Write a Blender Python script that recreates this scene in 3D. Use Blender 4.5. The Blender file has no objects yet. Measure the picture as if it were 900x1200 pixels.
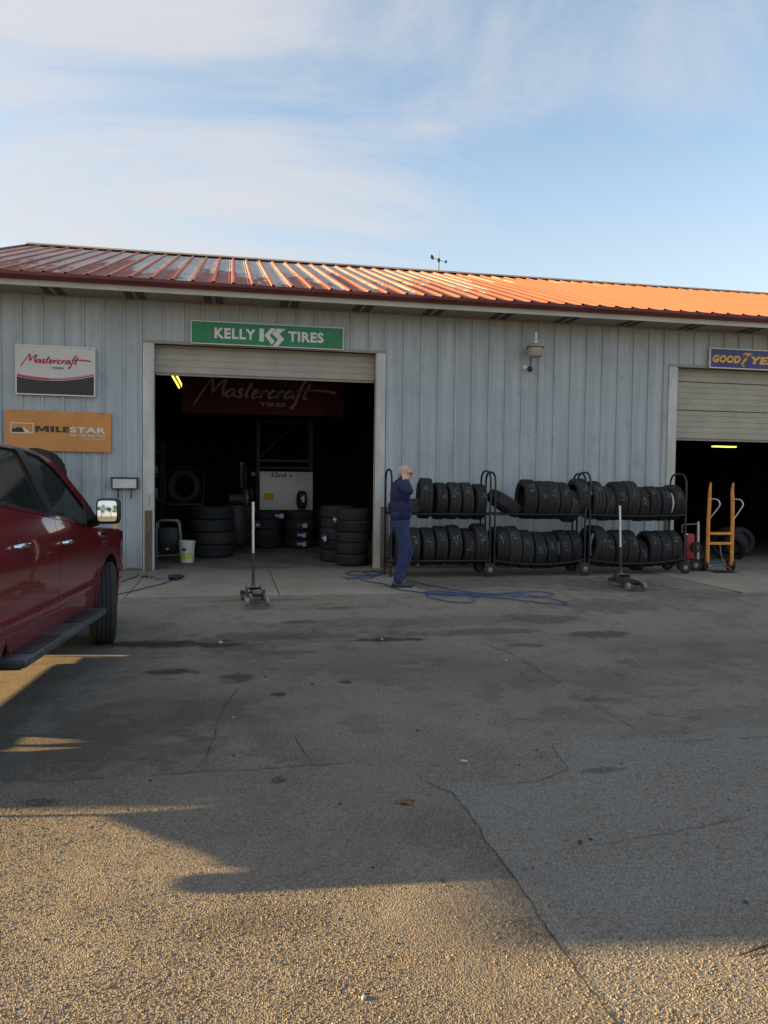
import bpy, bmesh, math, random
from mathutils import Vector, Matrix, Euler, noise
random.seed(7)
sc = bpy.context.scene
COL = sc.collection
R = math.radians

# ------------------------------------------------------------------ camera
CAM_H, CAM_D = 1.5, 12.9
yaw, pitch, roll = 0.1966, -0.0404, 0.0123
fw = Vector((math.sin(yaw)*math.cos(pitch), math.cos(yaw)*math.cos(pitch), math.sin(pitch)))
rt = Vector((math.cos(yaw), -math.sin(yaw), 0)); up = rt.cross(fw)
r2 = rt*math.cos(roll)+up*math.sin(roll); u2 = -rt*math.sin(roll)+up*math.cos(roll)
cam = bpy.data.objects.new('camera', bpy.data.cameras.new('camera')); COL.objects.link(cam)
cam.matrix_world = Matrix(((r2.x,u2.x,-fw.x,0),(r2.y,u2.y,-fw.y,-CAM_D),(r2.z,u2.z,-fw.z,CAM_H),(0,0,0,1)))
cam.data.sensor_fit = 'VERTICAL'; cam.data.sensor_height = 24.0
cam.data.lens = 900/1200*24.0
cam.data.clip_start = 0.05; cam.data.clip_end = 3000
sc.camera = cam

# ------------------------------------------------------------------ sun, sky, exposure
SUN_E, SUN_A = R(12.3), R(9.0)            # elevation; angle behind the facade plane, sun at the left (-X)
S = Vector((-math.cos(SUN_E)*math.cos(SUN_A), math.cos(SUN_E)*math.sin(SUN_A), math.sin(SUN_E)))
sun = bpy.data.objects.new('sun', bpy.data.lights.new('sun', 'SUN')); COL.objects.link(sun)
sun.rotation_euler = (-S).to_track_quat('-Z', 'Y').to_euler()
sun.data.energy = 4.2; sun.data.angle = R(0.5); sun.data.color = (1.0, 0.66, 0.28)
sc.view_settings.view_transform = 'Standard'; sc.view_settings.look = 'None'
sc.view_settings.exposure = 2.3; sc.view_settings.gamma = 1.0; sc.view_settings.use_curve_mapping = False
w = bpy.data.worlds.new('World'); sc.world = w; w.use_nodes = True
def build_sky():
    N = w.node_tree.nodes; L = w.node_tree.links; N.clear()
    out = N.new('ShaderNodeOutputWorld'); bg = N.new('ShaderNodeBackground'); L.new(bg.outputs[0], out.inputs[0])
    sky = N.new('ShaderNodeTexSky'); sky.sky_type = 'NISHITA'; sky.sun_disc = False
    sky.sun_elevation = SUN_E; sky.sun_rotation = math.atan2(S.x, S.y)
    sky.air_density = 1.0; sky.dust_density = 0.6; sky.ozone_density = 2.2
    bg.inputs[1].default_value = 0.05
    tc = N.new('ShaderNodeTexCoord')
    # project the direction on a flat cloud sheet: (x,y)/(z+k)
    sep = N.new('ShaderNodeSeparateXYZ'); L.new(tc.outputs['Generated'], sep.inputs[0])
    def m(op, a, b=None, clamp=False):
        n = N.new('ShaderNodeMath'); n.operation = op; n.use_clamp = clamp
        for i, v in enumerate((a, b)):
            if v is None: continue
            if isinstance(v, (int, float)): n.inputs[i].default_value = v
            else: L.new(v, n.inputs[i])
        return n.outputs[0]
    den = m('ADD', m('MAXIMUM', sep.outputs[2], 0.0), 0.22)
    cx = m('DIVIDE', sep.outputs[0], den); cy = m('DIVIDE', sep.outputs[1], den)
    comb = N.new('ShaderNodeCombineXYZ'); L.new(cx, comb.inputs[0]); L.new(cy, comb.inputs[1])
    mp = N.new('ShaderNodeMapping'); L.new(comb.outputs[0], mp.inputs[0])
    mp.inputs['Rotation'].default_value = (0, 0, 0.5); mp.inputs['Scale'].default_value = (0.75, 1.35, 1); mp.inputs['Location'].default_value = (0.35, 1.9, 0)
    n1 = N.new('ShaderNodeTexNoise'); L.new(mp.outputs[0], n1.inputs['Vector'])
    n1.inputs['Scale'].default_value = 1.3; n1.inputs['Detail'].default_value = 10; n1.inputs['Roughness'].default_value = 0.63; n1.inputs['Distortion'].default_value = 0.6
    # more cloud towards the sun side (-X), thinning to the right
    bias = m('MULTIPLY', m('ADD', cx, -0.55), -0.38)
    bias = m('MAXIMUM', m('MINIMUM', bias, 0.33), -0.24)
    cov = m('ADD', m('ADD', m('MULTIPLY', n1.outputs['Fac'], 1.7), -0.35), bias)
    mr = N.new('ShaderNodeMapRange'); mr.interpolation_type = 'SMOOTHSTEP'; L.new(cov, mr.inputs['Value'])
    mr.inputs['From Min'].default_value = 0.34; mr.inputs['From Max'].default_value = 0.95; mr.inputs['To Max'].default_value = 0.85
    # whitish veil towards the horizon
    hz = N.new('ShaderNodeMapRange'); hz.interpolation_type = 'SMOOTHSTEP'; L.new(sep.outputs[2], hz.inputs['Value'])
    hz.inputs['From Min'].default_value = 0.02; hz.inputs['From Max'].default_value = 0.5
    hz.inputs['To Min'].default_value = 0.6; hz.inputs['To Max'].default_value = 0.0
    fac = m('MAXIMUM', mr.outputs[0], hz.outputs[0])
    mix = N.new('ShaderNodeMix'); mix.data_type = 'RGBA'; L.new(fac, mix.inputs['Factor'])
    tint = N.new('ShaderNodeMix'); tint.data_type = 'RGBA'; tint.blend_type = 'MULTIPLY'; tint.inputs['Factor'].default_value = 1.0
    L.new(sky.outputs[0], tint.inputs['A']); tint.inputs['B'].default_value = (1.70, 1.47, 1.28, 1)
    L.new(tint.outputs['Result'], mix.inputs['A'])
    mix.inputs['B'].default_value = (3.1, 3.05, 3.12, 1)
    L.new(mix.outputs['Result'], bg.inputs[0])
build_sky()

# ------------------------------------------------------------------ materials
MATS = {}
def nodes(name):
    m = bpy.data.materials.new(name); m.use_nodes = True
    nt = m.node_tree; b = nt.nodes['Principled BSDF']
    return m, nt, b
def mathn(nt, op, a, b=None, c=None, clamp=False):
    n = nt.nodes.new('ShaderNodeMath'); n.operation = op; n.use_clamp = clamp
    for i, v in enumerate((a, b, c)):
        if v is None: continue
        if isinstance(v, (int, float)): n.inputs[i].default_value = v
        else: nt.links.new(v, n.inputs[i])
    return n.outputs[0]
def noisen(nt, vec, scale, detail=4, rough=0.55, dist=0.0):
    n = nt.nodes.new('ShaderNodeTexNoise'); n.inputs['Scale'].default_value = scale
    n.inputs['Detail'].default_value = detail; n.inputs['Roughness'].default_value = rough; n.inputs['Distortion'].default_value = dist
    if vec is not None: nt.links.new(vec, n.inputs['Vector'])
    return n.outputs['Fac']
def mapr(nt, v, a, b, c=0.0, d=1.0, smooth=True):
    n = nt.nodes.new('ShaderNodeMapRange'); n.interpolation_type = 'SMOOTHSTEP' if smooth else 'LINEAR'
    nt.links.new(v, n.inputs['Value'])
    for k, x in zip(('From Min','From Max','To Min','To Max'), (a,b,c,d)): n.inputs[k].default_value = x
    return n.outputs[0]
def mixc(nt, fac, A, B, mode='MIX'):
    n = nt.nodes.new('ShaderNodeMix'); n.data_type = 'RGBA'; n.blend_type = mode
    for key, v in (('Factor', fac), ('A', A), ('B', B)):
        if isinstance(v, (int, float)): n.inputs[key].default_value = v
        elif isinstance(v, (tuple, list)): n.inputs[key].default_value = (*v[:3], 1)
        else: nt.links.new(v, n.inputs[key])
    return n.outputs['Result']
def coords(nt, kind='Object', scale=(1,1,1)):
    tc = nt.nodes.new('ShaderNodeTexCoord'); mp = nt.nodes.new('ShaderNodeMapping')
    if kind == 'World':
        g = nt.nodes.new('ShaderNodeNewGeometry'); nt.links.new(g.outputs['Position'], mp.inputs[0])
    else: nt.links.new(tc.outputs[kind], mp.inputs[0])
    mp.inputs['Scale'].default_value = scale
    return mp.outputs[0]
def bump(nt, b, h, strength=0.3, dist=0.01):
    n = nt.nodes.new('ShaderNodeBump'); n.inputs['Strength'].default_value = strength; n.inputs['Distance'].default_value = dist
    nt.links.new(h, n.inputs['Height']); nt.links.new(n.outputs[0], b.inputs['Normal'])
def M(name, col, rough=0.6, metal=0.0, var=0.25, scale=6.0, bmp=0.0, coat=0.0, spec=0.5, stretch=(1,1,1), rv=0.1, space='Object'):
    if name in MATS: return MATS[name]
    m, nt, b = nodes(name)
    v = coords(nt, space, stretch)
    n = noisen(nt, v, scale, 6, 0.6)
    dark = tuple(c*(1-var) for c in col); lite = tuple(min(1, c*(1+var*0.7)) for c in col)
    nt.links.new(mixc(nt, mapr(nt, n, .3, .7), dark, lite), b.inputs['Base Color'])
    nt.links.new(mapr(nt, n, .2, .8, max(.02, rough-rv), min(1, rough+rv)), b.inputs['Roughness'])
    b.inputs['Metallic'].default_value = metal
    b.inputs['Specular IOR Level'].default_value = spec
    if coat: b.inputs['Coat Weight'].default_value = coat; b.inputs['Coat Roughness'].default_value = 0.04
    if bmp: bump(nt, b, noisen(nt, v, scale*8, 4), bmp, 0.004)
    MATS[name] = m; return m
def emit(name, col, s):
    m, nt, b = nodes(name); b.inputs['Emission Color'].default_value = (*col, 1); b.inputs['Emission Strength'].default_value = s
    b.inputs['Base Color'].default_value = (*col, 1); MATS[name] = m; return m

def make_siding():
    m, nt, b = nodes('siding_paint')
    wv = coords(nt, 'World'); st = coords(nt, 'World', (7, 7, .35)); st2 = coords(nt, 'World', (26, 26, .6))
    oi = nt.nodes.new('ShaderNodeObjectInfo')
    big = noisen(nt, wv, .9, 5, .6); streak = noisen(nt, st, 1.0, 5, .6); fine = noisen(nt, st2, 1.0, 3, .6)
    c = mixc(nt, mapr(nt, streak, .3, .72), (.37, .415, .44), (.48, .527, .55))
    c = mixc(nt, mapr(nt, big, .48, .74, 0, .5), c, (.285, .32, .34))
    c = mixc(nt, mapr(nt, fine, .5, .8, 0, .35), c, (.53, .56, .575))
    blot = noisen(nt, coords(nt, 'World', (2.4, 2.4, 1.1)), 2.2, 6, .65)
    c = mixc(nt, mapr(nt, blot, .54, .68, 0, .5), c, (.27, .305, .325))
    c = mixc(nt, mapr(nt, oi.outputs['Random'], 0, 1, 0, .16, False), c, (.33, .36, .37))
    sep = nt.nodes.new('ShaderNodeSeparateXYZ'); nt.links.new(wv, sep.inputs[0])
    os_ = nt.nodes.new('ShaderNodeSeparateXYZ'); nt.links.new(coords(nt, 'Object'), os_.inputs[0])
    rib_line = mathn(nt, 'MAXIMUM', mapr(nt, mathn(nt, 'ABSOLUTE', mathn(nt, 'SUBTRACT', os_.outputs[0], .256)), .002, .008, 1, 0), mapr(nt, os_.outputs[0], .296, .303, 0, 1))
    c = mixc(nt, mathn(nt, 'MULTIPLY', rib_line, mapr(nt, fine, .25, .6, .12, .4)), c, (.19, .205, .21))    # darker line along each rib
    low = mathn(nt, 'ADD', sep.outputs[2], mathn(nt, 'MULTIPLY', streak, -.5))
    c = mixc(nt, mapr(nt, low, -.2, .35, .6, 0), c, (.23, .21, .18))     # splash dirt at the foot of the wall
    nt.links.new(c, b.inputs['Base Color']); b.inputs['Roughness'].default_value = .58; b.inputs['Metallic'].default_value = .0
    bump(nt, b, noisen(nt, coords(nt, 'World', (3, 3, .8)), 1.5, 3), .25, .02)
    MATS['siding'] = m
def make_roof():
    m, nt, b = nodes('roof_paint')
    ob = coords(nt, 'Object'); wv = coords(nt, 'World')
    oi = nt.nodes.new('ShaderNodeObjectInfo')
    sep = nt.nodes.new('ShaderNodeSeparateXYZ'); nt.links.new(ob, sep.inputs[0])
    ws = nt.nodes.new('ShaderNodeSeparateXYZ'); nt.links.new(oi.outputs['Location'], ws.inputs[0])
    edge = noisen(nt, coords(nt, 'World', (3.2, .9, .9)), 1.6, 6, .65)
    edge2 = noisen(nt, wv, 9, 4, .6)
    t = mathn(nt, 'DIVIDE', sep.outputs[1], 7.0)
    t = mathn(nt, 'ADD', t, mathn(nt, 'MULTIPLY', mathn(nt, 'SUBTRACT', edge, .5), 1.3))
    t = mathn(nt, 'ADD', t, mathn(nt, 'MULTIPLY', mathn(nt, 'SUBTRACT', edge2, .5), .25))
    thr = mathn(nt, 'ADD', mathn(nt, 'MULTIPLY', oi.outputs['Random'], .65), mapr(nt, ws.outputs[0], 3.0, 7.0, .02, .75))
    peel = mapr(nt, mathn(nt, 'SUBTRACT', t, thr), -.02, .02)
    # ribs keep their paint
    rib = mapr(nt, sep.outputs[2], .004, .010)
    peel = mathn(nt, 'MULTIPLY', peel, mathn(nt, 'SUBTRACT', 1, mathn(nt, 'MULTIPLY', rib, .97)))
    fade = noisen(nt, coords(nt, 'World', (4, .5, .5)), 1.4, 5)
    paint = mixc(nt, mapr(nt, fade, .3, .7), (.17, .036, .022), (.26, .070, .036))
    paint = mixc(nt, mapr(nt, edge2, .62, .75, 0, .6), paint, (.10, .03, .02))
    paint = mixc(nt, mapr(nt, ws.outputs[0], 1.5, 8.0, 0, .75), paint, (.22, .074, .034))
    bare = mixc(nt, mapr(nt, fade, .3, .7), (.36, .345, .32), (.50, .485, .455))
    nt.links.new(mixc(nt, peel, paint, bare), b.inputs['Base Color'])
    b.inputs['Roughness'].default_value = .62
    nt.links.new(mathn(nt, 'MULTIPLY', peel, .03), b.inputs['Metallic'])
    MATS['roof'] = m
def make_ground():
    m, nt, b = nodes('asphalt')
    wv = coords(nt, 'World')
    sep = nt.nodes.new('ShaderNodeSeparateXYZ'); nt.links.new(wv, sep.inputs[0])
    X, Y = sep.outputs[0], sep.outputs[1]
    big = noisen(nt, wv, .5, 6, .6); mid = noisen(nt, wv, 2.3, 6, .65); fine = noisen(nt, wv, 60, 3, .7); warp = noisen(nt, wv, 1.4, 5, .6)
    vor = nt.nodes.new('ShaderNodeTexVoronoi'); vor.inputs['Scale'].default_value = 150; nt.links.new(wv, vor.inputs['Vector'])
    c = mixc(nt, mapr(nt, big, .3, .7), (.140, .122, .099), (.215, .190, .155))
    # dusty tan towards the shop
    tan = mathn(nt, 'ADD', Y, mathn(nt, 'MULTIPLY', mathn(nt, 'SUBTRACT', warp, .5), 3.0))
    c = mixc(nt, mapr(nt, tan, -6.6, -3.0, 0, .9), c, (.30, .252, .195))
    c = mixc(nt, mapr(nt, mid, .50, .62, 0, .32), c, (.085, .077, .068))
    wear = noisen(nt, wv, 1.1, 9, .68, .4)
    c = mixc(nt, mapr(nt, wear, .545, .575, 0, .38), c, (.25, .228, .19))          # worn pale patches with ragged edges
    c = mixc(nt, mapr(nt, noisen(nt, coords(nt, 'World', (1, 1.6, 1)), 3.1, 9, .72), .60, .635, 0, .5), c, (.075, .068, .06))
    c = mixc(nt, mapr(nt, noisen(nt, wv, 17, 5, .7), .64, .69, 0, .6), c, (.05, .045, .04))
    # newer coarse grey patch: right of x=1.1 below y=-9.1 and right of x=2.55, ragged edge
    wx = mathn(nt, 'ADD', X, mathn(nt, 'MULTIPLY', mathn(nt, 'SUBTRACT', warp, .5), .5))
    wy = mathn(nt, 'ADD', Y, mathn(nt, 'MULTIPLY', mathn(nt, 'SUBTRACT', warp, .5), .8))
    p1 = mathn(nt, 'MULTIPLY', mapr(nt, X, 1.08, 1.12), mapr(nt, wy, -9.16, -9.08, 1, 0))
    p2 = mathn(nt, 'MULTIPLY', mapr(nt, wx, 1.80, 1.88), mapr(nt, wy, -8.62, -8.50, 1, 0))
    patch = mathn(nt, 'MAXIMUM', p1, p2)
    c = mixc(nt, mathn(nt, 'MULTIPLY', patch, .75), c, (.215, .206, .188))
    # lower-left worn slab south of the joint at y=-8.72
    p3 = mathn(nt, 'MULTIPLY', mapr(nt, Y, -8.74, -8.70, 1, 0), mapr(nt, X, .9, 1.1, 1, 0))
    c = mixc(nt, mathn(nt, 'MULTIPLY', p3, .45), c, (.20, .18, .145))
    # aggregate speckle
    sp = mapr(nt, vor.outputs['Distance'], .15, .75, 1.25, .72)
    col = nt.nodes.new('ShaderNodeSeparateColor'); nt.links.new(vor.outputs['Color'], col.inputs[0])
    sp = mathn(nt, 'MULTIPLY', sp, mapr(nt, col.outputs[0], 0, 1, .75, 1.3, False))
    cc = nt.nodes.new('ShaderNodeCombineColor')
    for i in range(3): nt.links.new(sp, cc.inputs[i])
    c = mixc(nt, 1.0, c, cc.outputs[0], 'MULTIPLY')
    # oil and water stains (x, y, rx, ry, strength)
    stains = [(-.62,-5.12,.62,.17,.95),(-.1,-5.25,.25,.12,.9),(1.53,-5.16,.33,.13,.95),(-.45,-6.35,.22,.12,.8),(.05,-6.62,.14,.18,.7),(.0,-5.3,.3,.3,.4),
              (.75,-4.35,.25,.08,.6),(1.25,-3.75,.3,.07,.5),(3.9,-5.3,.35,.18,.65),(3.5,-4.5,.5,.2,.5),(2.9,-5.7,.18,.1,.6),(.9,-6.9,.06,.05,.9),(-.9,-8.2,.6,.5,.45),
              (-.5,-7.6,.7,.4,.35),(.6,-4.9,1.2,.18,.45),(2.6,-5.0,.8,.14,.5),(4.8,-3.9,.9,.35,.4),(5.6,-2.4,.9,.8,.5),(.9,-9.6,.14,.25,.2),(2.0,-9.05,.12,.05,.6),
              (-.9,-9.0,.1,.06,.7),(.25,-8.9,.05,.05,.8),(.5,-5.7,.25,.12,.4),(6.3,-3.4,1.0,.4,.35),(.1,-10.2,.25,.08,.35),(3.3,-1.6,2.4,.9,.35),(.35,-7.2,.06,.05,.85),(.4,-3.2,.8,.1,.3),(1.9,-4.5,1.5,.25,.3)]
    wn = nt.nodes.new('ShaderNodeTexNoise'); wn.inputs['Scale'].default_value = 5; wn.inputs['Detail'].default_value = 5; nt.links.new(wv, wn.inputs['Vector'])
    wc = nt.nodes.new('ShaderNodeSeparateColor'); nt.links.new(wn.outputs['Color'], wc.inputs[0])
    stain = None
    for (sx, sy, rx, ry, k) in stains:
        dx = mathn(nt, 'ADD', mathn(nt, 'DIVIDE', mathn(nt, 'SUBTRACT', X, sx), rx), mathn(nt, 'MULTIPLY_ADD', wc.outputs[0], 2.2, -1.1))
        dy = mathn(nt, 'ADD', mathn(nt, 'DIVIDE', mathn(nt, 'SUBTRACT', Y, sy), ry), mathn(nt, 'MULTIPLY_ADD', wc.outputs[1], 2.2, -1.1))
        d = mathn(nt, 'ADD', mathn(nt, 'MULTIPLY', dx, dx), mathn(nt, 'MULTIPLY', dy, dy))
        d = mathn(nt, 'ADD', d, mathn(nt, 'MULTIPLY', mathn(nt, 'SUBTRACT', mid, .5), 2.6))
        s = mapr(nt, d, .3, 1.6, k, 0)
        stain = s if stain is None else mathn(nt, 'MAXIMUM', stain, s)
    c = mixc(nt, mathn(nt, 'MULTIPLY', stain, .96), c, (.022, .019, .017))
    nt.links.new(c, b.inputs['Base Color'])
    nt.links.new(mapr(nt, stain, .3, 1, .92, .82), b.inputs['Roughness'])
    b.inputs['Specular IOR Level'].default_value = .3
    h = mathn(nt, 'ADD', mathn(nt, 'MULTIPLY', vor.outputs['Distance'], -.8), mathn(nt, 'MULTIPLY', fine, .5))
    h = mathn(nt, 'ADD', h, mathn(nt, 'MULTIPLY', mid, 1.5))
    bump(nt, b, h, .8, .006)
    MATS['asphalt'] = m
    # exposed stones share the ground's colours
    g, nt, b = nodes('exposed_stone')
    wv = coords(nt, 'World'); n = noisen(nt, wv, 45, 2); big = noisen(nt, wv, .5, 6, .6)
    c = mixc(nt, mapr(nt, n, .3, .7), (.12, .10, .075), (.30, .255, .19))
    c = mixc(nt, mapr(nt, big, .3, .7, 0, .25), c, (.09, .08, .07))
    nt.links.new(c, b.inputs['Base Color']); b.inputs['Roughness'].default_value = .85; b.inputs['Specular IOR Level'].default_value = .3
    MATS['stone'] = g
def make_concrete():
    m, nt, b = nodes('concrete')
    wv = coords(nt, 'World'); a = noisen(nt, wv, .8, 7, .6); d = noisen(nt, wv, 3.5, 7, .7); f = noisen(nt, wv, 90, 2)
    c = mixc(nt, mapr(nt, a, .3, .7), (.25, .212, .163), (.35, .30, .232))
    c = mixc(nt, mapr(nt, d, .5, .75, 0, .55), c, (.15, .13, .11))
    c = mixc(nt, mapr(nt, f, .4, .7, 0, .25), c, (.36, .33, .29))
    nt.links.new(c, b.inputs['Base Color']); b.inputs['Roughness'].default_value = .85
    bump(nt, b, f, .3, .003); MATS['concrete'] = m
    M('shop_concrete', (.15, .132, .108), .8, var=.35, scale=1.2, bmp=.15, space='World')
def make_tire_mat():
    m, nt, b = nodes('tire_rubber')
    ob = coords(nt, 'Object'); oi = nt.nodes.new('ShaderNodeObjectInfo')
    n = noisen(nt, ob, 7, 5, .6); n2 = noisen(nt, coords(nt, 'World'), 14, 5, .65)
    c = mixc(nt, mapr(nt, n, .3, .7), (.014, .0145, .016), (.025, .0255, .027))
    c = mixc(nt, mapr(nt, oi.outputs['Random'], 0, 1, 0, .8, False), c, (.042, .041, .040))
    c = mixc(nt, mapr(nt, n2, .52, .75, 0, .45), c, (.055, .052, .048))
    nt.links.new(c, b.inputs['Base Color']); b.inputs['Roughness'].default_value = .72; b.inputs['Specular IOR Level'].default_value = .35
    bump(nt, b, noisen(nt, ob, 120, 2), .25, .003)
    MATS['rubber'] = m
make_siding(); make_roof(); make_ground(); make_concrete(); make_tire_mat()
M('white_trim', (.56, .55, .52), .55, var=.18, scale=3, stretch=(1,1,.5))
M('fascia', (.52, .50, .46), .55, var=.15, scale=2)
M('gutter_red', (.115, .024, .016), .45, var=.25, scale=2)
M('soffit_tan', (.33, .29, .235), .7, var=.15, scale=2)
M('vent_dark', (.085, .07, .055), .8, var=.2)
M('ridge_grey', (.20, .19, .17), .7, var=.3, scale=2)
M('kick_wood', (.17, .125, .075), .85, var=.4, scale=4, bmp=.3, stretch=(4,4,.5))
M('door_almond', (.40, .375, .31), .55, var=.14, scale=2)
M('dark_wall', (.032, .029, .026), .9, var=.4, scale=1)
M('dark_steel', (.035, .036, .038), .55, var=.3)
M('black_frame', (.012, .013, .015), .42, var=.3)
M('black_plastic', (.018, .018, .019), .5, var=.25)
M('grey_steel', (.24, .24, .24), .42, .6, var=.3)
M('silver', (.62, .61, .58), .38, .7, var=.25)
M('caster_grey', (.22, .21, .2), .6, var=.35)
M('jack_paint', (.12, .11, .10), .5, .3, var=.5, scale=14)
M('orange_paint', (.72, .27, .035), .45, var=.25, scale=8)
M('red_paint', (.40, .035, .045), .45, var=.3, scale=7)
M('yellow_paint', (.65, .43, .05), .5, var=.3, scale=5)
M('sign_white', (.62, .61, .57), .45, var=.08, scale=2)
M('sign_white2', (.74, .73, .70), .5, var=.05)
M('sign_frame', (.66, .66, .64), .4, .2, var=.08)
M('sign_black', (.022, .023, .027), .42, var=.15)
M('sign_red', (.50, .025, .055), .45, var=.1)
M('sign_pink', (.60, .16, .20), .45, var=.1)
M('sign_green', (.016, .21, .085), .42, var=.12, scale=2)
M('sign_blue', (.035, .035, .20), .4, var=.1, scale=2)
M('sign_yellow', (.80, .46, .02), .4, var=.08)
M('banner_orange', (.63, .27, .075), .6, var=.1, scale=2)
M('banner_maroon', (.085, .009, .011), .7, var=.5, scale=1.4)
M('banner_script', (.42, .36, .33), .7, var=.2)
M('white_board', (.70, .70, .66), .35, var=.05)
M('note_yellow', (.80, .45, .02), .7, var=.1)
M('label_blue', (.02, .035, .18), .5, var=.1)
M('chalk', (.24, .24, .235), .9, var=.7, scale=26, space='World')
M('hose_blue', (.03, .065, .19), .5, var=.3, scale=10)
M('hose_dark', (.025, .03, .05), .5, var=.3, scale=10)
M('bucket_white', (.68, .67, .60), .5, var=.1)
M('bucket_yellow', (.62, .62, .06), .5, var=.15)
M('lamp_beige', (.40, .36, .28), .5, var=.15)
M('lamp_glass', (.55, .56, .55), .2, .3, var=.1)
M('skin', (.64, .38, .29), .55, var=.14, scale=14)
M('hair_white', (.55, .53, .50), .8, var=.2, scale=60, bmp=.4)
M('navy_cloth', (.022, .025, .088), .9, var=.3, scale=9, bmp=.25)
M('denim', (.030, .045, .122), .9, var=.35, scale=9, bmp=.3)
M('boot_leather', (.085, .066, .048), .6, var=.35, scale=18)
M('leaf_brown', (.16, .085, .035), .8, var=.4, scale=30)
M('litter_white', (.42, .40, .37), .7, var=.2)
M('crack_fill', (.05, .044, .037), .95, var=.4, scale=20)
M('truck_trim', (.014, .014, .015), .4, var=.15)
M('chrome', (.78, .78, .78), .12, 1.0, var=.05)
M('board_grey', (.10, .105, .12), .42, .4, var=.25, scale=9)
M('seat_cloth', (.045, .043, .042), .9, var=.2)
M('lens_amber', (.62, .16, .05), .15, var=.1)
M('tail_lens', (.35, .012, .012), .15, var=.1, coat=1)
M('blocker_metal', (.30, .29, .27), .6, var=.2, scale=1)
emit('tube_glow', (1.0, .82, .10), .45)
def make_truck_paint():
    m, nt, b = nodes('truck_paint')
    wv = coords(nt, 'Object'); n = noisen(nt, wv, 3, 5); fl = noisen(nt, wv, 900, 1)
    sep = nt.nodes.new('ShaderNodeSeparateXYZ'); nt.links.new(wv, sep.inputs[0])
    c = mixc(nt, mapr(nt, fl, .35, .65), (.16, .005, .012), (.29, .009, .018))
    dust = mathn(nt, 'ADD', sep.outputs[2], mathn(nt, 'MULTIPLY', n, -.5))
    c = mixc(nt, mapr(nt, dust, -.05, .75, .26, 0), c, (.16, .11, .085))
    nt.links.new(c, b.inputs['Base Color']); b.inputs['Metallic'].default_value = .35
    nt.links.new(mapr(nt, dust, 0, .8, .55, .33), b.inputs['Roughness'])
    b.inputs['Coat Weight'].default_value = 1.0; b.inputs['Coat Roughness'].default_value = .03
    MATS['truck_paint'] = m
    g, nt, b = nodes('tinted_glass')
    b.inputs['Base Color'].default_value = (.02, .024, .024, 1); b.inputs['Roughness'].default_value = .03
    b.inputs['Transmission Weight'].default_value = .0; b.inputs['Alpha'].default_value = .88
    n = noisen(nt, coords(nt, 'Object'), 3, 4); nt.links.new(mapr(nt, n, .3, .8, .02, .10), b.inputs['Roughness'])
    MATS['glass'] = g
    g, nt, b = nodes('clear_glass')
    b.inputs['Base Color'].default_value = (.03, .04, .04, 1); b.inputs['Alpha'].default_value = .62
    n = noisen(nt, coords(nt, 'Object'), 3, 4); nt.links.new(mapr(nt, n, .3, .8, .02, .08), b.inputs['Roughness'])
    MATS['clear_glass'] = g
    g, nt, b = nodes('mirror')
    b.inputs['Base Color'].default_value = (.85, .87, .85, 1); b.inputs['Metallic'].default_value = 1
    n = noisen(nt, coords(nt, 'Object'), 9, 4); nt.links.new(mapr(nt, n, .3, .8, .02, .06), b.inputs['Roughness'])
    MATS['mirror'] = g
make_truck_paint()

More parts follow.
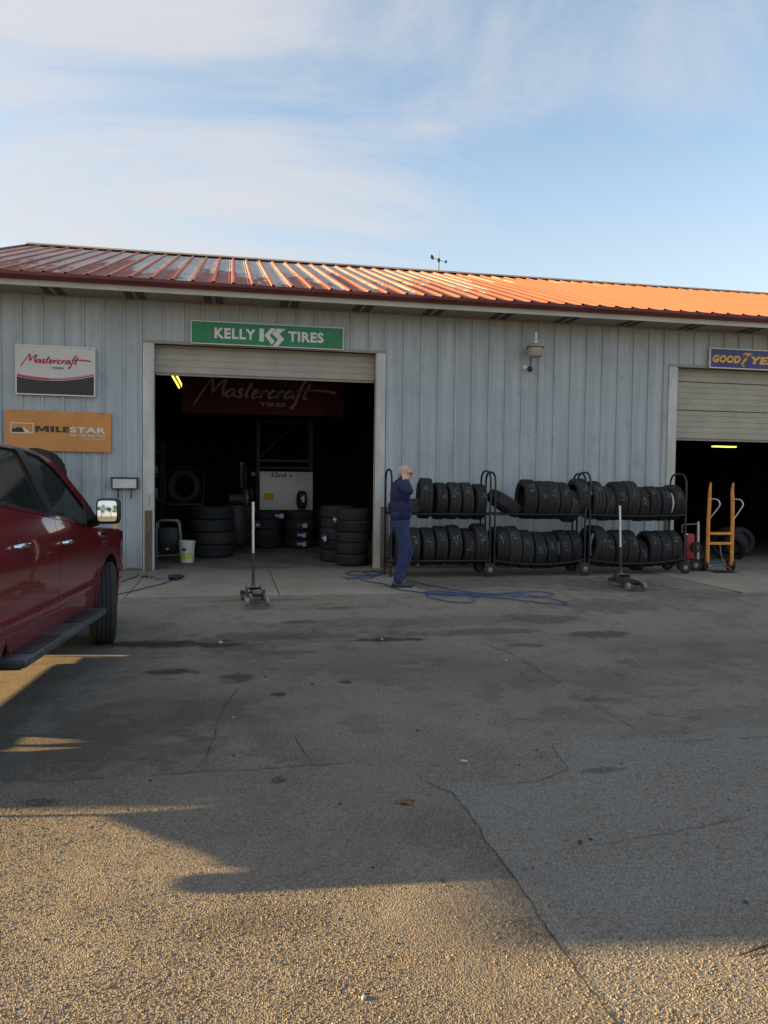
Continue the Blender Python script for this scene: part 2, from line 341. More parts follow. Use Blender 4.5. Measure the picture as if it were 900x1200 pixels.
# ------------------------------------------------------------------ mesh helpers
class MB:
    def __init__(s): s.v = []; s.f = []
    def add(s, vs, fs):
        o = len(s.v); s.v += [tuple(v) for v in vs]; s.f += [tuple(i+o for i in f) for f in fs]; return s
    def box(s, c, d, rot=None, bev=0.0):
        x, y, z = d[0]/2, d[1]/2, d[2]/2
        if bev:
            bm = bmesh.new(); bmesh.ops.create_cube(bm, size=1)
            for v in bm.verts: v.co = Vector((v.co.x*d[0], v.co.y*d[1], v.co.z*d[2]))
            bmesh.ops.bevel(bm, geom=bm.edges[:], offset=bev, segments=2, affect='EDGES', profile=.5)
            bm.verts.index_update(); vs = [v.co.copy() for v in bm.verts]; fs = [[v.index for v in f.verts] for f in bm.faces]; bm.free()
        else:
            vs = [Vector(p) for p in ((-x,-y,-z),(x,-y,-z),(x,y,-z),(-x,y,-z),(-x,-y,z),(x,-y,z),(x,y,z),(-x,y,z))]
            fs = [(0,3,2,1),(4,5,6,7),(0,1,5,4),(1,2,6,5),(2,3,7,6),(3,0,4,7)]
        if rot is not None:
            m = Euler(rot).to_matrix(); vs = [m @ v for v in vs]
        return s.add([v+Vector(c) for v in vs], fs)
    def tube(s, path, r, n=8, closed=False):
        P = [Vector(p) for p in path]; k = len(P); rr = r if isinstance(r, (list, tuple)) else [r]*k
        T = []
        for i in range(k):
            a = P[(i-1) % k] if (closed or i > 0) else P[i]; b = P[(i+1) % k] if (closed or i < k-1) else P[i]
            T.append((b-a).normalized())
        ref = Vector((0,0,1)) if abs(T[0].z) < .9 else Vector((1,0,0))
        u = (ref - T[0]*ref.dot(T[0])).normalized(); vs = []; fs = []
        for i in range(k):
            u = (u - T[i]*u.dot(T[i])).normalized(); q = T[i].cross(u)
            for j in range(n):
                a = 2*math.pi*j/n; vs.append(P[i] + (u*math.cos(a)+q*math.sin(a))*rr[i])
        for i in range(k if closed else k-1):
            i2 = (i+1) % k
            for j in range(n):
                j2 = (j+1) % n; fs.append((i*n+j, i*n+j2, i2*n+j2, i2*n+j))
        if not closed: fs += [tuple(reversed(range(n))), tuple(range((k-1)*n, k*n))]
        return s.add(vs, fs)
    def cyl(s, a, b, r, n=16, r2=None): return s.tube([a, b], [r, r if r2 is None else r2], n)
    def lathe(s, prof, n=32, axis='z', c=(0,0,0), closed=False, rfun=None):
        k = len(prof); vs = []; fs = []
        for j in range(n):
            a = 2*math.pi*j/n
            for i, (r, h) in enumerate(prof):
                rr = rfun(i, j, r) if rfun else r
                x, y = rr*math.cos(a), rr*math.sin(a)
                p = {'z': (x, y, h), 'x': (h, x, y), 'y': (y, h, x)}[axis]
                vs.append(Vector(p)+Vector(c))
        for j in range(n):
            j2 = (j+1) % n
            for i in range(k if closed else k-1):
                i2 = (i+1) % k; fs.append((j*k+i, j2*k+i, j2*k+i2, j*k+i2))
        return s.add(vs, fs)
    def prism(s, poly, d0, d1, fn=None):
        """poly (a,b) in the facade plane (x,z); extruded in y from d0 to d1"""
        fn = fn or (lambda a, b, d: (a, d, b)); n = len(poly)
        vs = [fn(a, b, d0) for a, b in poly]+[fn(a, b, d1) for a, b in poly]
        fs = [tuple(range(n)), tuple(reversed(range(n, 2*n)))]+[(i, i+n, (i+1) % n+n, (i+1) % n) for i in range(n)]
        return s.add(vs, fs)
    def ball(s, c, r, n=12, rot=None):
        r = (r, r, r) if isinstance(r, (int, float)) else r; vs = []; fs = []; m = n//2+1
        mt = Euler(rot).to_matrix() if rot else None
        for i in range(m+1):
            t = math.pi*i/m
            for j in range(n):
                a = 2*math.pi*j/n
                p = Vector((r[0]*math.sin(t)*math.cos(a), r[1]*math.sin(t)*math.sin(a), r[2]*math.cos(t)))
                vs.append((mt @ p if mt else p)+Vector(c))
        for i in range(m):
            for j in range(n): fs.append((i*n+j, (i+1)*n+j, (i+1)*n+(j+1) % n, i*n+(j+1) % n))
        return s.add(vs, fs)
    def xf(s, mat): s.v = [tuple(mat @ Vector(v)) for v in s.v]; return s
    def mesh(s, name, angle=35):
        me = bpy.data.meshes.new(name); me.from_pydata(s.v, [], s.f); me.validate()
        bm = bmesh.new(); bm.from_mesh(me); bmesh.ops.remove_doubles(bm, verts=bm.verts, dist=1e-6); bmesh.ops.recalc_face_normals(bm, faces=bm.faces); bm.to_mesh(me); bm.free()
        smooth(me, angle); return me
def smooth(me, angle=35):
    if angle:
        for p in me.polygons: p.use_smooth = True
        me.set_sharp_from_angle(angle=R(angle))
def tag(o, label=None, cat=None, group=None, kind=None):
    for k, v in (('label', label), ('category', cat), ('group', group), ('kind', kind)):
        if v: o[k] = v
    return o
def obj(name, me, mat, parent=None, loc=None, rot=None, **kw):
    if isinstance(me, MB): me = me.mesh(name)
    o = bpy.data.objects.new(name, me); COL.objects.link(o)
    if mat is not None and not me.materials: me.materials.append(MATS[mat])
    if parent: o.parent = parent
    if loc: o.location = loc
    if rot: o.rotation_euler = rot
    return tag(o, **kw)
def thing(name, label, cat, loc=(0,0,0), rot=(0,0,0), group=None, kind=None):
    o = bpy.data.objects.new(name, None); COL.objects.link(o); o.location = loc; o.rotation_euler = rot
    o.empty_display_size = .1
    return tag(o, label, cat, group, kind)
def kids(o): return [c for c in bpy.data.objects if c.parent == o]
def copy_tree(o, parent=None):
    c = o.copy(); COL.objects.link(c)
    if parent: c.parent = parent
    for ch in kids(o): copy_tree(ch, c)
    return c
def text_mesh(txt, size, extrude=.0015, bold=0.0, xs=1.0, shear=0.0, align='CENTER', spacing=1.0):
    cu = bpy.data.curves.new('lettering', 'FONT'); cu.body = txt; cu.size = size; cu.extrude = extrude; cu.offset = bold; cu.shear = shear
    cu.align_x = align; cu.space_character = spacing; cu.resolution_u = 3
    o = bpy.data.objects.new('lettering', cu); COL.objects.link(o)
    dg = bpy.context.evaluated_depsgraph_get(); me = bpy.data.meshes.new_from_object(o.evaluated_get(dg))
    bpy.data.objects.remove(o); bpy.data.curves.remove(cu)
    for v in me.vertices: v.co = Vector((v.co.x*xs, -v.co.z, v.co.y))     # stand it up in the facade plane, facing -Y
    me.flip_normals(); me.name = 'lettering'
    return me
def fit(me, x0, x1, z0, z1):
    xs = [v.co.x for v in me.vertices]; zs = [v.co.z for v in me.vertices]
    a, b, c, d = min(xs), max(xs), min(zs), max(zs)
    for v in me.vertices: v.co.x = x0+(v.co.x-a)/(b-a)*(x1-x0); v.co.z = z0+(v.co.z-c)/(d-c)*(z1-z0)
    return me
def strokes(paths, wdt, y0=-.002, y1=0.0):
    """flat pen strokes as thin raised ribbons in the facade plane"""
    mb = MB()
    for p in paths:
        # Catmull-Rom resample
        q = []
        if len(p) > 2:
            for i in range(len(p)-1):
                p0 = p[max(i-1, 0)]; p1 = p[i]; p2 = p[i+1]; p3 = p[min(i+2, len(p)-1)]
                for t in (0, .25, .5, .75):
                    q.append(tuple(.5*((2*p1[k])+(-p0[k]+p2[k])*t+(2*p0[k]-5*p1[k]+4*p2[k]-p3[k])*t*t+(-p0[k]+3*p1[k]-3*p2[k]+p3[k])*t**3) for k in (0, 1)))
            q.append(p[-1])
        else: q = p
        n = len(q); Lp = []; Rp = []
        for i in range(n):
            a = q[max(i-1, 0)]; b = q[min(i+1, n-1)]; dx, dz = b[0]-a[0], b[1]-a[1]; l = math.hypot(dx, dz) or 1
            ww = wdt*.5*(1.0 if 0 < i < n-1 else .45)*(1.25 if dz < 0 else .8)
            Lp.append((q[i][0]-dz/l*ww, q[i][1]+dx/l*ww)); Rp.append((q[i][0]+dz/l*ww, q[i][1]-dx/l*ww))
        for i in range(n-1):
            mb.prism([Lp[i], Rp[i], Rp[i+1], Lp[i+1]], y0, y1)
    me = bpy.data.meshes.new('script'); me.from_pydata(mb.v, [], mb.f)
    return me
def script_word():
    """the slanted brush script, x-height .5, cap height 1.2"""
    L = {
     'M': (1.25, [[(-.50,-.62),(-.1,.35),(.32,1.22)], [(.32,1.22),(.42,.75),(.46,.2)], [(.46,.2),(.8,.85),(1.12,1.12),(1.05,.6),(1.12,.02)]]),
     'a': (.62, [[(.48,.46),(.25,.5),(.02,.22),(.1,.02),(.3,.12),(.5,.46)], [(.5,.46),(.46,.12),(.62,.08)]]),
     's': (.46, [[(.38,.52),(.16,.48),(.14,.33),(.30,.2),(.22,.02),(-.02,.04)]]),
     't': (.42, [[(.34,1.0),(.16,.45),(.10,.08),(.30,.05)], [(-.02,.58),(.50,.62)]]),
     'e': (.50, [[(.06,.24),(.34,.32),(.36,.48),(.18,.48),(.04,.2),(.16,.0),(.46,.12)]]),
     'r': (.48, [[(.14,.5),(.10,.25),(.04,.0)], [(.08,.2),(.25,.46),(.44,.46)]]),
     'c': (.50, [[(.42,.42),(.25,.5),(.05,.25),(.12,.02),(.44,.12)]]),
     'f': (.44, [[(.62,1.05),(.46,1.18),(.30,.8),(.12,-.15),(-.08,-.62),(-.2,-.5)], [(.0,.55),(.48,.6)]]),
     'T': (.40, [[(.36,1.02),(.16,.45),(.10,.06),(.34,.10)], [(-.04,.58),(.6,.62),(1.3,.60),(2.0,.48)]]),
    }
    x = 0; out = []
    for ch in 'MastercrafT':
        adv, st = L[ch]
        for p in st: out.append([(x+a+b*.16, b) for a, b in p])
        x += adv
    return out
def script_mesh(x0, x1, z0, z1, wdt):
    P = script_word(); xs = [a for p in P for a, b in p]; zs = [b for p in P for a, b in p]
    a, b, c, d = min(xs), max(xs), min(zs), max(zs)
    Q = [[(x0+(u-a)/(b-a)*(x1-x0), z0+(v-c)/(d-c)*(z1-z0)) for u, v in p] for p in P]
    return strokes(Q, wdt)
def gz(y):
    K = [(-400,-.06),(-10,-.06),(-8,-.08),(-5,-.13),(-3.3,-.004),(0,-.004),(400,-.004)]
    for (a, za), (b, zb) in zip(K, K[1:]):
        if y <= b: return za+(zb-za)*(y-a)/(b-a)
    return 0

# ------------------------------------------------------------------ the ground
def ground():
    xs = [-600,-60,-20,-10]+[-6+.5*i for i in range(37)]+[20,40,80,600]
    ys = [-600,-100,-30,-14]+[-12+.5*i for i in range(25)]+[5,20,100,600]
    v = []; f = []
    for y in ys:
        for x in xs:
            dz = noise.noise(Vector((x*.35, y*.35, 0)))*.012 if (-12 <= y <= -3.5 and -6 <= x <= 12) else 0
            v.append((x, y, gz(y)-.004+dz))
    n = len(xs)
    for j in range(len(ys)-1):
        for i in range(n-1): f.append((j*n+i, j*n+i+1, (j+1)*n+i+1, (j+1)*n+i))
    me = bpy.data.meshes.new('asphalt_lot'); me.from_pydata(v, [], f); smooth(me, 60)
    return obj('asphalt_lot', me, 'asphalt', kind='structure')
lot = ground()
def gh(x, y):
    """height of the lot's surface"""
    dz = noise.noise(Vector((x*.35, y*.35, 0)))*.012 if (-12 <= y <= -3.5 and -6 <= x <= 12) else 0
    return gz(y)-.004+dz
def crack(path, wd, seed):
    rnd = random.Random(seed); pts = []
    for (a, b) in zip(path, path[1:]):
        n = max(2, int(math.dist(a, b)/.035))
        for i in range(n):
            t = i/n; pts.append((a[0]+(b[0]-a[0])*t, a[1]+(b[1]-a[1])*t))
    v = []; f = []
    for i, (x, y) in enumerate(pts):
        a = pts[max(i-1, 0)]; b = pts[min(i+1, len(pts)-1)]; dx, dy = b[0]-a[0], b[1]-a[1]; l = math.hypot(dx, dy) or 1
        o = noise.noise(Vector((x*4, y*4, seed)))*.018+noise.noise(Vector((x*17, y*17, seed)))*.012
        w_ = wd*.62*(.45+1.6*abs(noise.noise(Vector((x*7, y*7, seed+9)))))*min(1, .25+i*.1, .25+(len(pts)-1-i)*.1)
        for s in (-1, 1):
            px, py = x-dy/l*(o+s*w_), y+dx/l*(o+s*w_); v.append((px, py, gh(px, py)+.0045))
        if i and noise.noise(Vector((x*2.3, y*2.3, seed+3.7))) > -.22: f.append((2*i-2, 2*i-1, 2*i+1, 2*i))
    me = bpy.data.meshes.new('crack'); me.from_pydata(v, [], f)
    return obj('crack', me, 'crack_fill', lot)
crack([(-4,-8.74),(-1.2,-8.72),(.5,-8.73),(.78,-8.70)], .006, 1)
crack([(.98,-9.0),(1.1,-9.22),(1.10,-9.8),(1.11,-10.4),(1.09,-11.5)], .007, 2)
crack([(2.58,-6.3),(2.57,-7.2),(2.55,-8.2),(2.55,-8.7)], .004, 3)
crack([(2.55,-8.69),(3.2,-8.70),(4.5,-8.68)], .006, 4)
crack([(1.12,-9.17),(1.6,-9.15),(1.82,-9.02),(1.86,-8.82),(1.9,-8.62),(2.1,-8.56),(2.5,-8.7)], .004, 5)
crack([(1.3,-9.9),(1.8,-9.85),(2.6,-9.7)], .0035, 6)
crack([(.46,-8.72),(.38,-8.3),(.42,-8.0),(.3,-7.7)], .005, 7)
crack([(-.15,-8.6),(-.1,-8.2),(-.05,-7.5),(.15,-6.6),(.2,-6.0)], .004, 8)
crack([(-1.2,-5.42),(0,-5.3),(1.3,-5.2),(2.6,-5.35),(4.2,-5.1)], .006, 9)
crack([(2.5,-5.5),(2.62,-6.2),(2.58,-6.9)], .006, 10)
def stones():
    """aggregate standing out of the worn asphalt near the camera"""
    rnd = random.Random(3); v = []; f = []
    def one(x, y, s):
        z = gh(x, y); a = rnd.random()*6.28; sx, sy, sz = s*rnd.uniform(.7, 1.3), s*rnd.uniform(.7, 1.2), s*rnd.uniform(.35, .85)
        o = len(v); ca, sa = math.cos(a), math.sin(a)
        for k in range(5):
            t = k*1.2566+rnd.uniform(-.3, .3); q = rnd.uniform(.8, 1.15); px, py = math.cos(t)*sx*q, math.sin(t)*sy*q
            v.append((x+px*ca-py*sa, y+px*sa+py*ca, z-.003))
        for k in range(3):
            t = k*2.094+rnd.uniform(-.4, .4); q = rnd.uniform(.35, .6); px, py = math.cos(t)*sx*q, math.sin(t)*sy*q
            v.append((x+px*ca-py*sa, y+px*sa+py*ca, z+sz*rnd.uniform(.75, 1.05)))
        B = [o+i for i in range(5)]; T = [o+5, o+6, o+7]
        f.append(tuple(T)); 
        f.append((B[0], B[1], T[0])); f.append((B[1], B[2], T[1], T[0])); f.append((B[2], B[3], T[1])); f.append((B[3], B[4], T[2], T[1])); f.append((B[4], B[0], T[0], T[2]))
    n = 0
    while n < 135000:
        d = rnd.random()**1.35; y = -11.45+d*3.0
        half = .62*(y+12.9)+.35; cx = .2*(y+12.9)
        x = cx+rnd.uniform(-half, half)
        if x < -2.4: continue
        dens = noise.noise(Vector((x*2, y*2, 5)))
        if rnd.random() > .72+dens*1.0+.5*noise.noise(Vector((x*9, y*9, 2))): continue
        one(x, y, rnd.choice((.002,.0024,.0028,.0032,.0038,.0044,.0058))); n += 1
    me = bpy.data.meshes.new('exposed_aggregate'); me.from_pydata(v, [], f)
    obj('exposed_aggregate', me, 'stone', kind='stuff')
stones()

# concrete aprons in front of the two doors, each poured in slabs
def apron(name, xs, y0, y1):
    base = obj(name, MB().box(((xs[0]+xs[-1])/2, (y0+y1)/2, -.045), (xs[-1]-xs[0], y1-y0, .075)), 'crack_fill', kind='structure')
    for a, b in zip(xs, xs[1:]):
        obj('concrete_slab', MB().box(((a+b)/2, (y0+y1)/2, -.035), (b-a-.012, y1-y0+.012, .08), bev=.006), 'concrete', base)
apron('concrete_apron', [-2.75, -1.3, .62, 2.58], -2.9, -.004)
apron('concrete_apron', [7.05, 8.9, 10.7, 12.6], -3.35, -.004)

# ------------------------------------------------------------------ the shop
shop = thing('tire_shop_building', 'long grey metal sided tire shop with peeling orange roof and two overhead doors', 'building')
XL, XR, DEPTH, EAVE, HEAD = -4.1, 16.2, 12.0, 4.34, 3.66
D1, D2 = (-1.24, 2.42), (8.02, 11.68)
PW = .305
_pc = {}
def siding(x0, x1, z0, z1, y=0.0, side=1):
    """one rib-to-rib strip of wall sheet"""
    wd = round(x1-x0, 4); key = (wd, z0, z1)
    if key not in _pc:
        prof = [(0,0),(0,.0)]
        if wd > .08:
            prof = [(0,0),(wd*.33-.012,0),(wd*.33-.006,-.004),(wd*.33+.006,-.004),(wd*.33+.012,0),(wd*.66-.012,0),(wd*.66-.006,-.004),(wd*.66+.006,-.004),(wd*.66+.012,0),
                    (wd-.046,0),(wd-.038,-.027),(wd-.010,-.027),(wd,0)]
        else: prof = [(0,0),(wd,0)]
        k = len(prof); vs = [(a, b, z0) for a, b in prof]+[(a, b, z1) for a, b in prof]+[(a, b+.0012, z0) for a, b in prof]+[(a, b+.0012, z1) for a, b in prof]
        fs = [(i, i+1, k+i+1, k+i) for i in range(k-1)]+[(2*k+i, 3*k+i, 3*k+i+1, 2*k+i+1) for i in range(k-1)]
        fs += [(0, k, 3*k, 2*k), (k-1, 3*k-1, 4*k-1, 2*k-1)]+[(i, 2*k+i, 2*k+i+1, i+1) for i in range(k-1)]
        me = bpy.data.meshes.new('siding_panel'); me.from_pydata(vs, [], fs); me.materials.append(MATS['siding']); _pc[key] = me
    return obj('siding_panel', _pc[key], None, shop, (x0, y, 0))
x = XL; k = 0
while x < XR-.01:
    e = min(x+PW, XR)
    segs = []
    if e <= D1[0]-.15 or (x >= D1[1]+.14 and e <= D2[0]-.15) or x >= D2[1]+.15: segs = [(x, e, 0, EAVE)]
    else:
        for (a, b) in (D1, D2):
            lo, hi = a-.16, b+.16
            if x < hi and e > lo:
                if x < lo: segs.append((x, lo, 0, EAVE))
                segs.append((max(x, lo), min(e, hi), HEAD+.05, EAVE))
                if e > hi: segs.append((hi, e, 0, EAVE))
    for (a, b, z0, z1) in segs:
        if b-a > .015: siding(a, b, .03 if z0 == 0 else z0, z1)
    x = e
# screws, one joined part
sb = MB(); x = XL+PW-.023
while x < XR:
    for z in (.5, 1.45, 2.4, 3.35, 4.1):
        if z > 3.7 or not any(a-.2 < x < b+.2 for a, b in (D1, D2)): sb.box((x-.06, -.003, z), (.012, .006, .012))
    x += PW
obj('siding_screws', sb, 'caster_grey', shop, kind='stuff')
# base sill, framing and inner walls
for a, b in ((XL, D1[0]-.16), (D1[1]+.16, D2[0]-.16), (D2[1]+.16, XR)): obj('base_flashing', MB().box(((a+b)/2, .02, .02), (b-a, .05, .06)), 'kick_wood', shop)
iw = MB()
for a, b in ((XL, D1[0]-.005), (D1[1]+.005, D2[0]-.005), (D2[1]+.005, XR)): iw.box(((a+b)/2, .10, 2.1), (b-a, .10, 4.2))
for a, b in (D1, D2): iw.box(((a+b)/2, .10, (HEAD+4.2)/2+.003), (b-a+.01, .098, 4.2-HEAD))
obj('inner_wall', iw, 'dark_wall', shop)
for nm, c, d in (('side_wall', (XL-.03, 6, 2.17), (.06, 12.1, 4.34)), ('side_wall', (XR+.03, 6, 2.17), (.06, 12.1, 4.34)), ('rear_wall', (6.05, DEPTH+.08, 2.17), (XR-XL-.01, .06, 4.34))):
    obj(nm, MB().box(c, d), 'siding', shop)
for xx in (XL-.0, XR): 
    s_ = -1 if xx < 0 else 1
    obj('gable', MB().prism([(-.05, 4.345), (12.1, 4.345), (6.0, 6.55)], xx+s_*.004, xx+s_*.06, fn=lambda a, b, d: (d, a, b)), 'siding', shop)
lin = MB().box((XL+.05, 6.05, 2.15), (.03, 11.85, 4.3)).box((XR-.05, 6.05, 2.15), (.03, 11.85, 4.3)).box((6.05, DEPTH+.02, 2.1), (XR-XL+.02, .03, 4.36))
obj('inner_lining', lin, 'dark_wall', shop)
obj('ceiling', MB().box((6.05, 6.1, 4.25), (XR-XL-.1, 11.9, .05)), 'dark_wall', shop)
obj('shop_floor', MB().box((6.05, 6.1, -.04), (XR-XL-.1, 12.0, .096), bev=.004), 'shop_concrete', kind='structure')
# roof panels
EY, EZ, RY, RZ = -.68, 4.50, 6.0, 6.735
ang = math.atan2(RZ-EZ, RY-EY); LEN = math.hypot(RZ-EZ, RY-EY)
prof = [(0,0),(.095,0),(.10,.006),(.108,.006),(.113,0),(.190,0),(.195,.006),(.203,.006),(.208,0),(.238,0),(.252,.036),(.290,.036),(.3045,0)]
vs = []; fs = []; kk = len(prof); ns = 8
for i in range(ns+1):
    for a, h in prof: vs.append((a, LEN*i/ns, h))
for i in range(ns+1):
    for a, h in prof: vs.append((a, LEN*i/ns, h-.0015))
T = (ns+1)*kk
for i in range(ns):
    for j in range(kk-1):
        fs.append((i*kk+j, i*kk+j+1, (i+1)*kk+j+1, (i+1)*kk+j)); fs.append((T+i*kk+j, T+(i+1)*kk+j, T+(i+1)*kk+j+1, T+i*kk+j+1))
for j in range(kk-1): fs.append((j, T+j, T+j+1, j+1))
rp = bpy.data.meshes.new('roof_panel'); rp.from_pydata(vs, [], fs); rp.materials.append(MATS['roof'])
x = XL-.42; XRR = XR+3.0
while x < XRR:
    obj('roof_panel', rp, None, shop, (x, EY, EZ), (ang, 0, 0)); x += PW
XRe = x
obj('rear_roof', MB().prism([(RY, RZ), (RY+6.75, EZ-.02), (RY+6.75, EZ-.05), (RY, RZ-.03)], XL-.42, XRe, fn=lambda a, b, d: (d, a, b)), 'gutter_red', shop)
obj('roof_deck', MB().prism([(EY+.05, EZ-.012), (RY-.02, RZ-.012), (RY-.02, RZ-.06), (EY+.05, EZ-.06)], XL-.40, XRe-.02, fn=lambda a, b, d: (d, a, b)), 'vent_dark', shop)
obj('ridge_cap', MB().prism([(RY-.22, RZ-.02), (RY, RZ+.075), (RY+.22, RZ-.02), (RY+.2, RZ-.03), (RY, RZ+.06), (RY-.2, RZ-.03)], XL-.44, XRe+.02, fn=lambda a, b, d: (d, a, b)), 'ridge_grey', shop)
obj('rake_trim', MB().prism([(EY-.01, EZ-.14), (EY-.01, EZ+.05), (RY, RZ+.04), (RY, RZ-.15)], XL-.47, XL-.425, fn=lambda a, b, d: (d, a, b)), 'gutter_red', shop)
obj('gutter', MB().prism([(EY-.02, EZ+.0), (EY-.10, EZ-.01), (EY-.115, EZ-.06), (EY-.085, EZ-.105), (EY+.0, EZ-.105)], XL-.42, XRe, fn=lambda a, b, d: (d, a, b)), 'gutter_red', shop)
obj('fascia', MB().box(((XL+XRe)/2-.2, EY+.01, EZ-.148), (XRe-XL+.4, .02, .085)), 'fascia', shop)
x = XL-.40; i = 0
sofm = MB().box((.2, 0, 0), (.394, -EY-.03, .012)).mesh('soffit_panel'); sofm.materials.append(MATS['soffit_tan'])
sofv = MB().box((.2, 0, 0), (.394, -EY-.03, .012)).mesh('soffit_panel'); sofv.materials.append(MATS['soffit_tan'])
stm = MB()
for u in (.06, .24):
    for q in range(4): stm.box((u+.016+q*.032, 0, -.0085), (.024, -EY-.06, .005))
stm = stm.mesh('vent_slot'); stm.materials.append(MATS['vent_dark'])
while x < XRe-.4:
    o = obj('soffit_panel', sofv if i % 3 == 1 else sofm, None, shop, (x, EY/2+.005, EAVE+.0075))
    if i % 3 == 1: obj('vent_slot', stm, None, o)
    x += .40; i += 1
obj('soffit_trim', MB().box(((XL+XRe)/2-.2, -.024, EAVE-.012), (XRe-XL, .03, .022)), 'soffit_tan', shop)
# door frames
for (a, b) in (D1, D2):
    obj('door_jamb', MB().box((a-.08, -.012, HEAD/2+.02), (.155, .03, HEAD+.04), bev=.004).box((a+.002, .06, HEAD/2), (.03, .16, HEAD)), 'white_trim', shop)
    obj('door_jamb', MB().box((b+.075, -.012, HEAD/2+.02), (.145, .03, HEAD+.04), bev=.004).box((b-.002, .06, HEAD/2), (.03, .16, HEAD)), 'white_trim', shop)
    obj('door_header', MB().box(((a+b)/2, -.006, HEAD+.022), (b-a+.31, .045, .05), bev=.004), 'soffit_tan', shop)
obj('kick_board', MB().box((D1[0]-.065, -.04, .49), (.11, .024, .98), bev=.003), 'kick_wood', shop)
obj('kick_board', MB().box((D1[1]+.15, -.04, .53), (.13, .026, 1.06), bev=.003), 'kick_wood', shop)
obj('kick_board', MB().box((D2[0]-.12, -.04, .45), (.10, .024, .9), bev=.003), 'kick_wood', shop)
lab = obj('jamb_sticker', MB().box((D1[0]-.05, -.029, 1.14), (.05, .002, .26)), 'sign_white', shop)
for q in range(7): obj('sticker_mark', MB().box((D1[0]-.05, -.0312, 1.05+q*.03), (.03, .0015, .014)), 'kick_wood', lab)
# overhead doors, partly raised: sections with pressed ribs
def overhead(a, b, zlow, sec):
    dr = thing('overhead_door', None, None); dr.parent = shop
    z = zlow
    while z < HEAD+.3:
        h = sec; n = 5; prof = []
        for i in range(n):
            u0 = h*i/n; prof += [(u0+.006, 0), (u0+.018, -.008), (u0+h/n-.018, -.008), (u0+h/n-.006, 0)]
        k = len(prof); W_ = b-a
        vs = [(0, p[1], p[0]) for p in prof]+[(W_, p[1], p[0]) for p in prof]+[(0, .04, prof[0][0]), (W_, .04, prof[0][0]), (W_, .04, prof[-1][0]), (0, .04, prof[-1][0])]
        fs = [(i, k+i, k+i+1, i+1) for i in range(k-1)]+[(2*k, 2*k+3, 2*k+2, 2*k+1), (0, 2*k, 2*k+1, k), (k-1, 2*k-1, 2*k+2, 2*k+3)]
        me = bpy.data.meshes.new('door_section'); me.from_pydata(vs, [], fs)
        obj('door_section', me, 'door_almond', dr, (a, .17, z)); z += h
    obj('bottom_seal', MB().box(((a+b)/2, .19, zlow-.015), (b-a-.02, .035, .03)), 'soffit_tan', dr)
overhead(D1[0]+.017, D1[1]-.017, 3.21, .53)
overhead(D2[0]+.017, D2[1]-.017, 2.36, .53)

# ------------------------------------------------------------------ signs on the wall
def board(name, label, x0, x1, z0, z1, face, frame, fw_=.018, cat='sign', y=-.06, tilt=0):
    t = thing(name, label, cat, ((x0+x1)/2, y, (z0+z1)/2), (0, tilt, 0))
    W_, H_ = x1-x0, z1-z0
    obj('face', MB().box((0, .012, 0), (W_-.006, .02, H_-.006)), face, t)
    if frame:
        fr = MB()
        for s in (-1, 1): fr.box((0, .008, s*(H_/2-fw_/2)), (W_, .032, fw_)); fr.box((s*(W_/2-fw_/2), .008, 0), (fw_, .032, H_-2*fw_-.001))
        obj('frame', fr, frame, t)
    for sx in (-.42, .42):
        for sz in (-1, 1): obj('screw', MB().lathe([(0,-.006),(.007,-.005),(.009,0),(.009,.004)], 8, 'y', (sx*W_, 0, sz*(H_/2-.022))), 'dark_steel', t)
    return t, W_, H_
def put(t, me, mat, dy=.0005): 
    o = obj('lettering', me, mat, t); o.location.y = dy; return o
# white, black and red tire sign
t, W_, H_ = board('wall_sign', 'white sign with red script over a black lower half, upper one left of the door', -3.28, -2.11, 2.77, 3.54, 'sign_white', 'sign_frame', tilt=.004)
curve = [(-W_/2+.02+(W_-.04)*i/16, -.085-.075*(1-((i-7)/8.5)**2)+.012*i/16) for i in range(17)]
obj('black_field', MB().prism(curve+[(W_/2-.02, -H_/2+.02), (-W_/2+.02, -H_/2+.02)], -.0015, .002), 'sign_black', t)
put(t, strokes([[(a, b+.020) for a, b in curve]], .020), 'sign_red')
put(t, strokes([[(a, b+.040) for a, b in curve]], .008), 'sign_pink')
put(t, script_mesh(-W_/2+.07, W_/2-.06, .045, .245, .020), 'sign_red')
put(t, fit(text_mesh('TIRES', .05, bold=.0012), -.06, .115, .028, .058), 'sign_black')
# orange banner
t, W_, H_ = board('wall_banner', 'orange banner with black and white lettering, lower one left of the door', -3.44, -1.87, 1.90, 2.53, 'banner_orange', None, cat='banner', tilt=.008)
for gx in (-.3, .25):
    for gzz in (-H_/2+.03, H_/2-.03): obj('grommet', MB().cyl((gx, -.004, gzz), (gx, .003, gzz), .012, 10), 'grey_steel', t)
lg = MB()
for s in (-1, 1): lg.box((-.535, -.001, .035+s*.075), (.33, .004, .012)); lg.box((-.535+s*.159, -.001, .035), (.012, .004, .138))
obj('emblem_frame', lg, 'sign_white2', t)
obj('emblem_mountain', MB().prism([(-.685,-.03),(-.685,.01),(-.655,.028),(-.63,.022),(-.60,.052),(-.575,.035),(-.55,.050),(-.52,.01),(-.50,-.03)], -.0025, 0), 'sign_black', t)
obj('emblem_slope', MB().prism([(-.54,.065),(-.52,.03),(-.49,-.03),(-.42,-.03),(-.47,.01)], -.0027, -.0001), 'sign_white2', t)
def block(x0, x1, z0, z1, poly): return [(x0+a*(x1-x0), z0+b*(z1-z0)) for a, b in poly]
ml = MB()
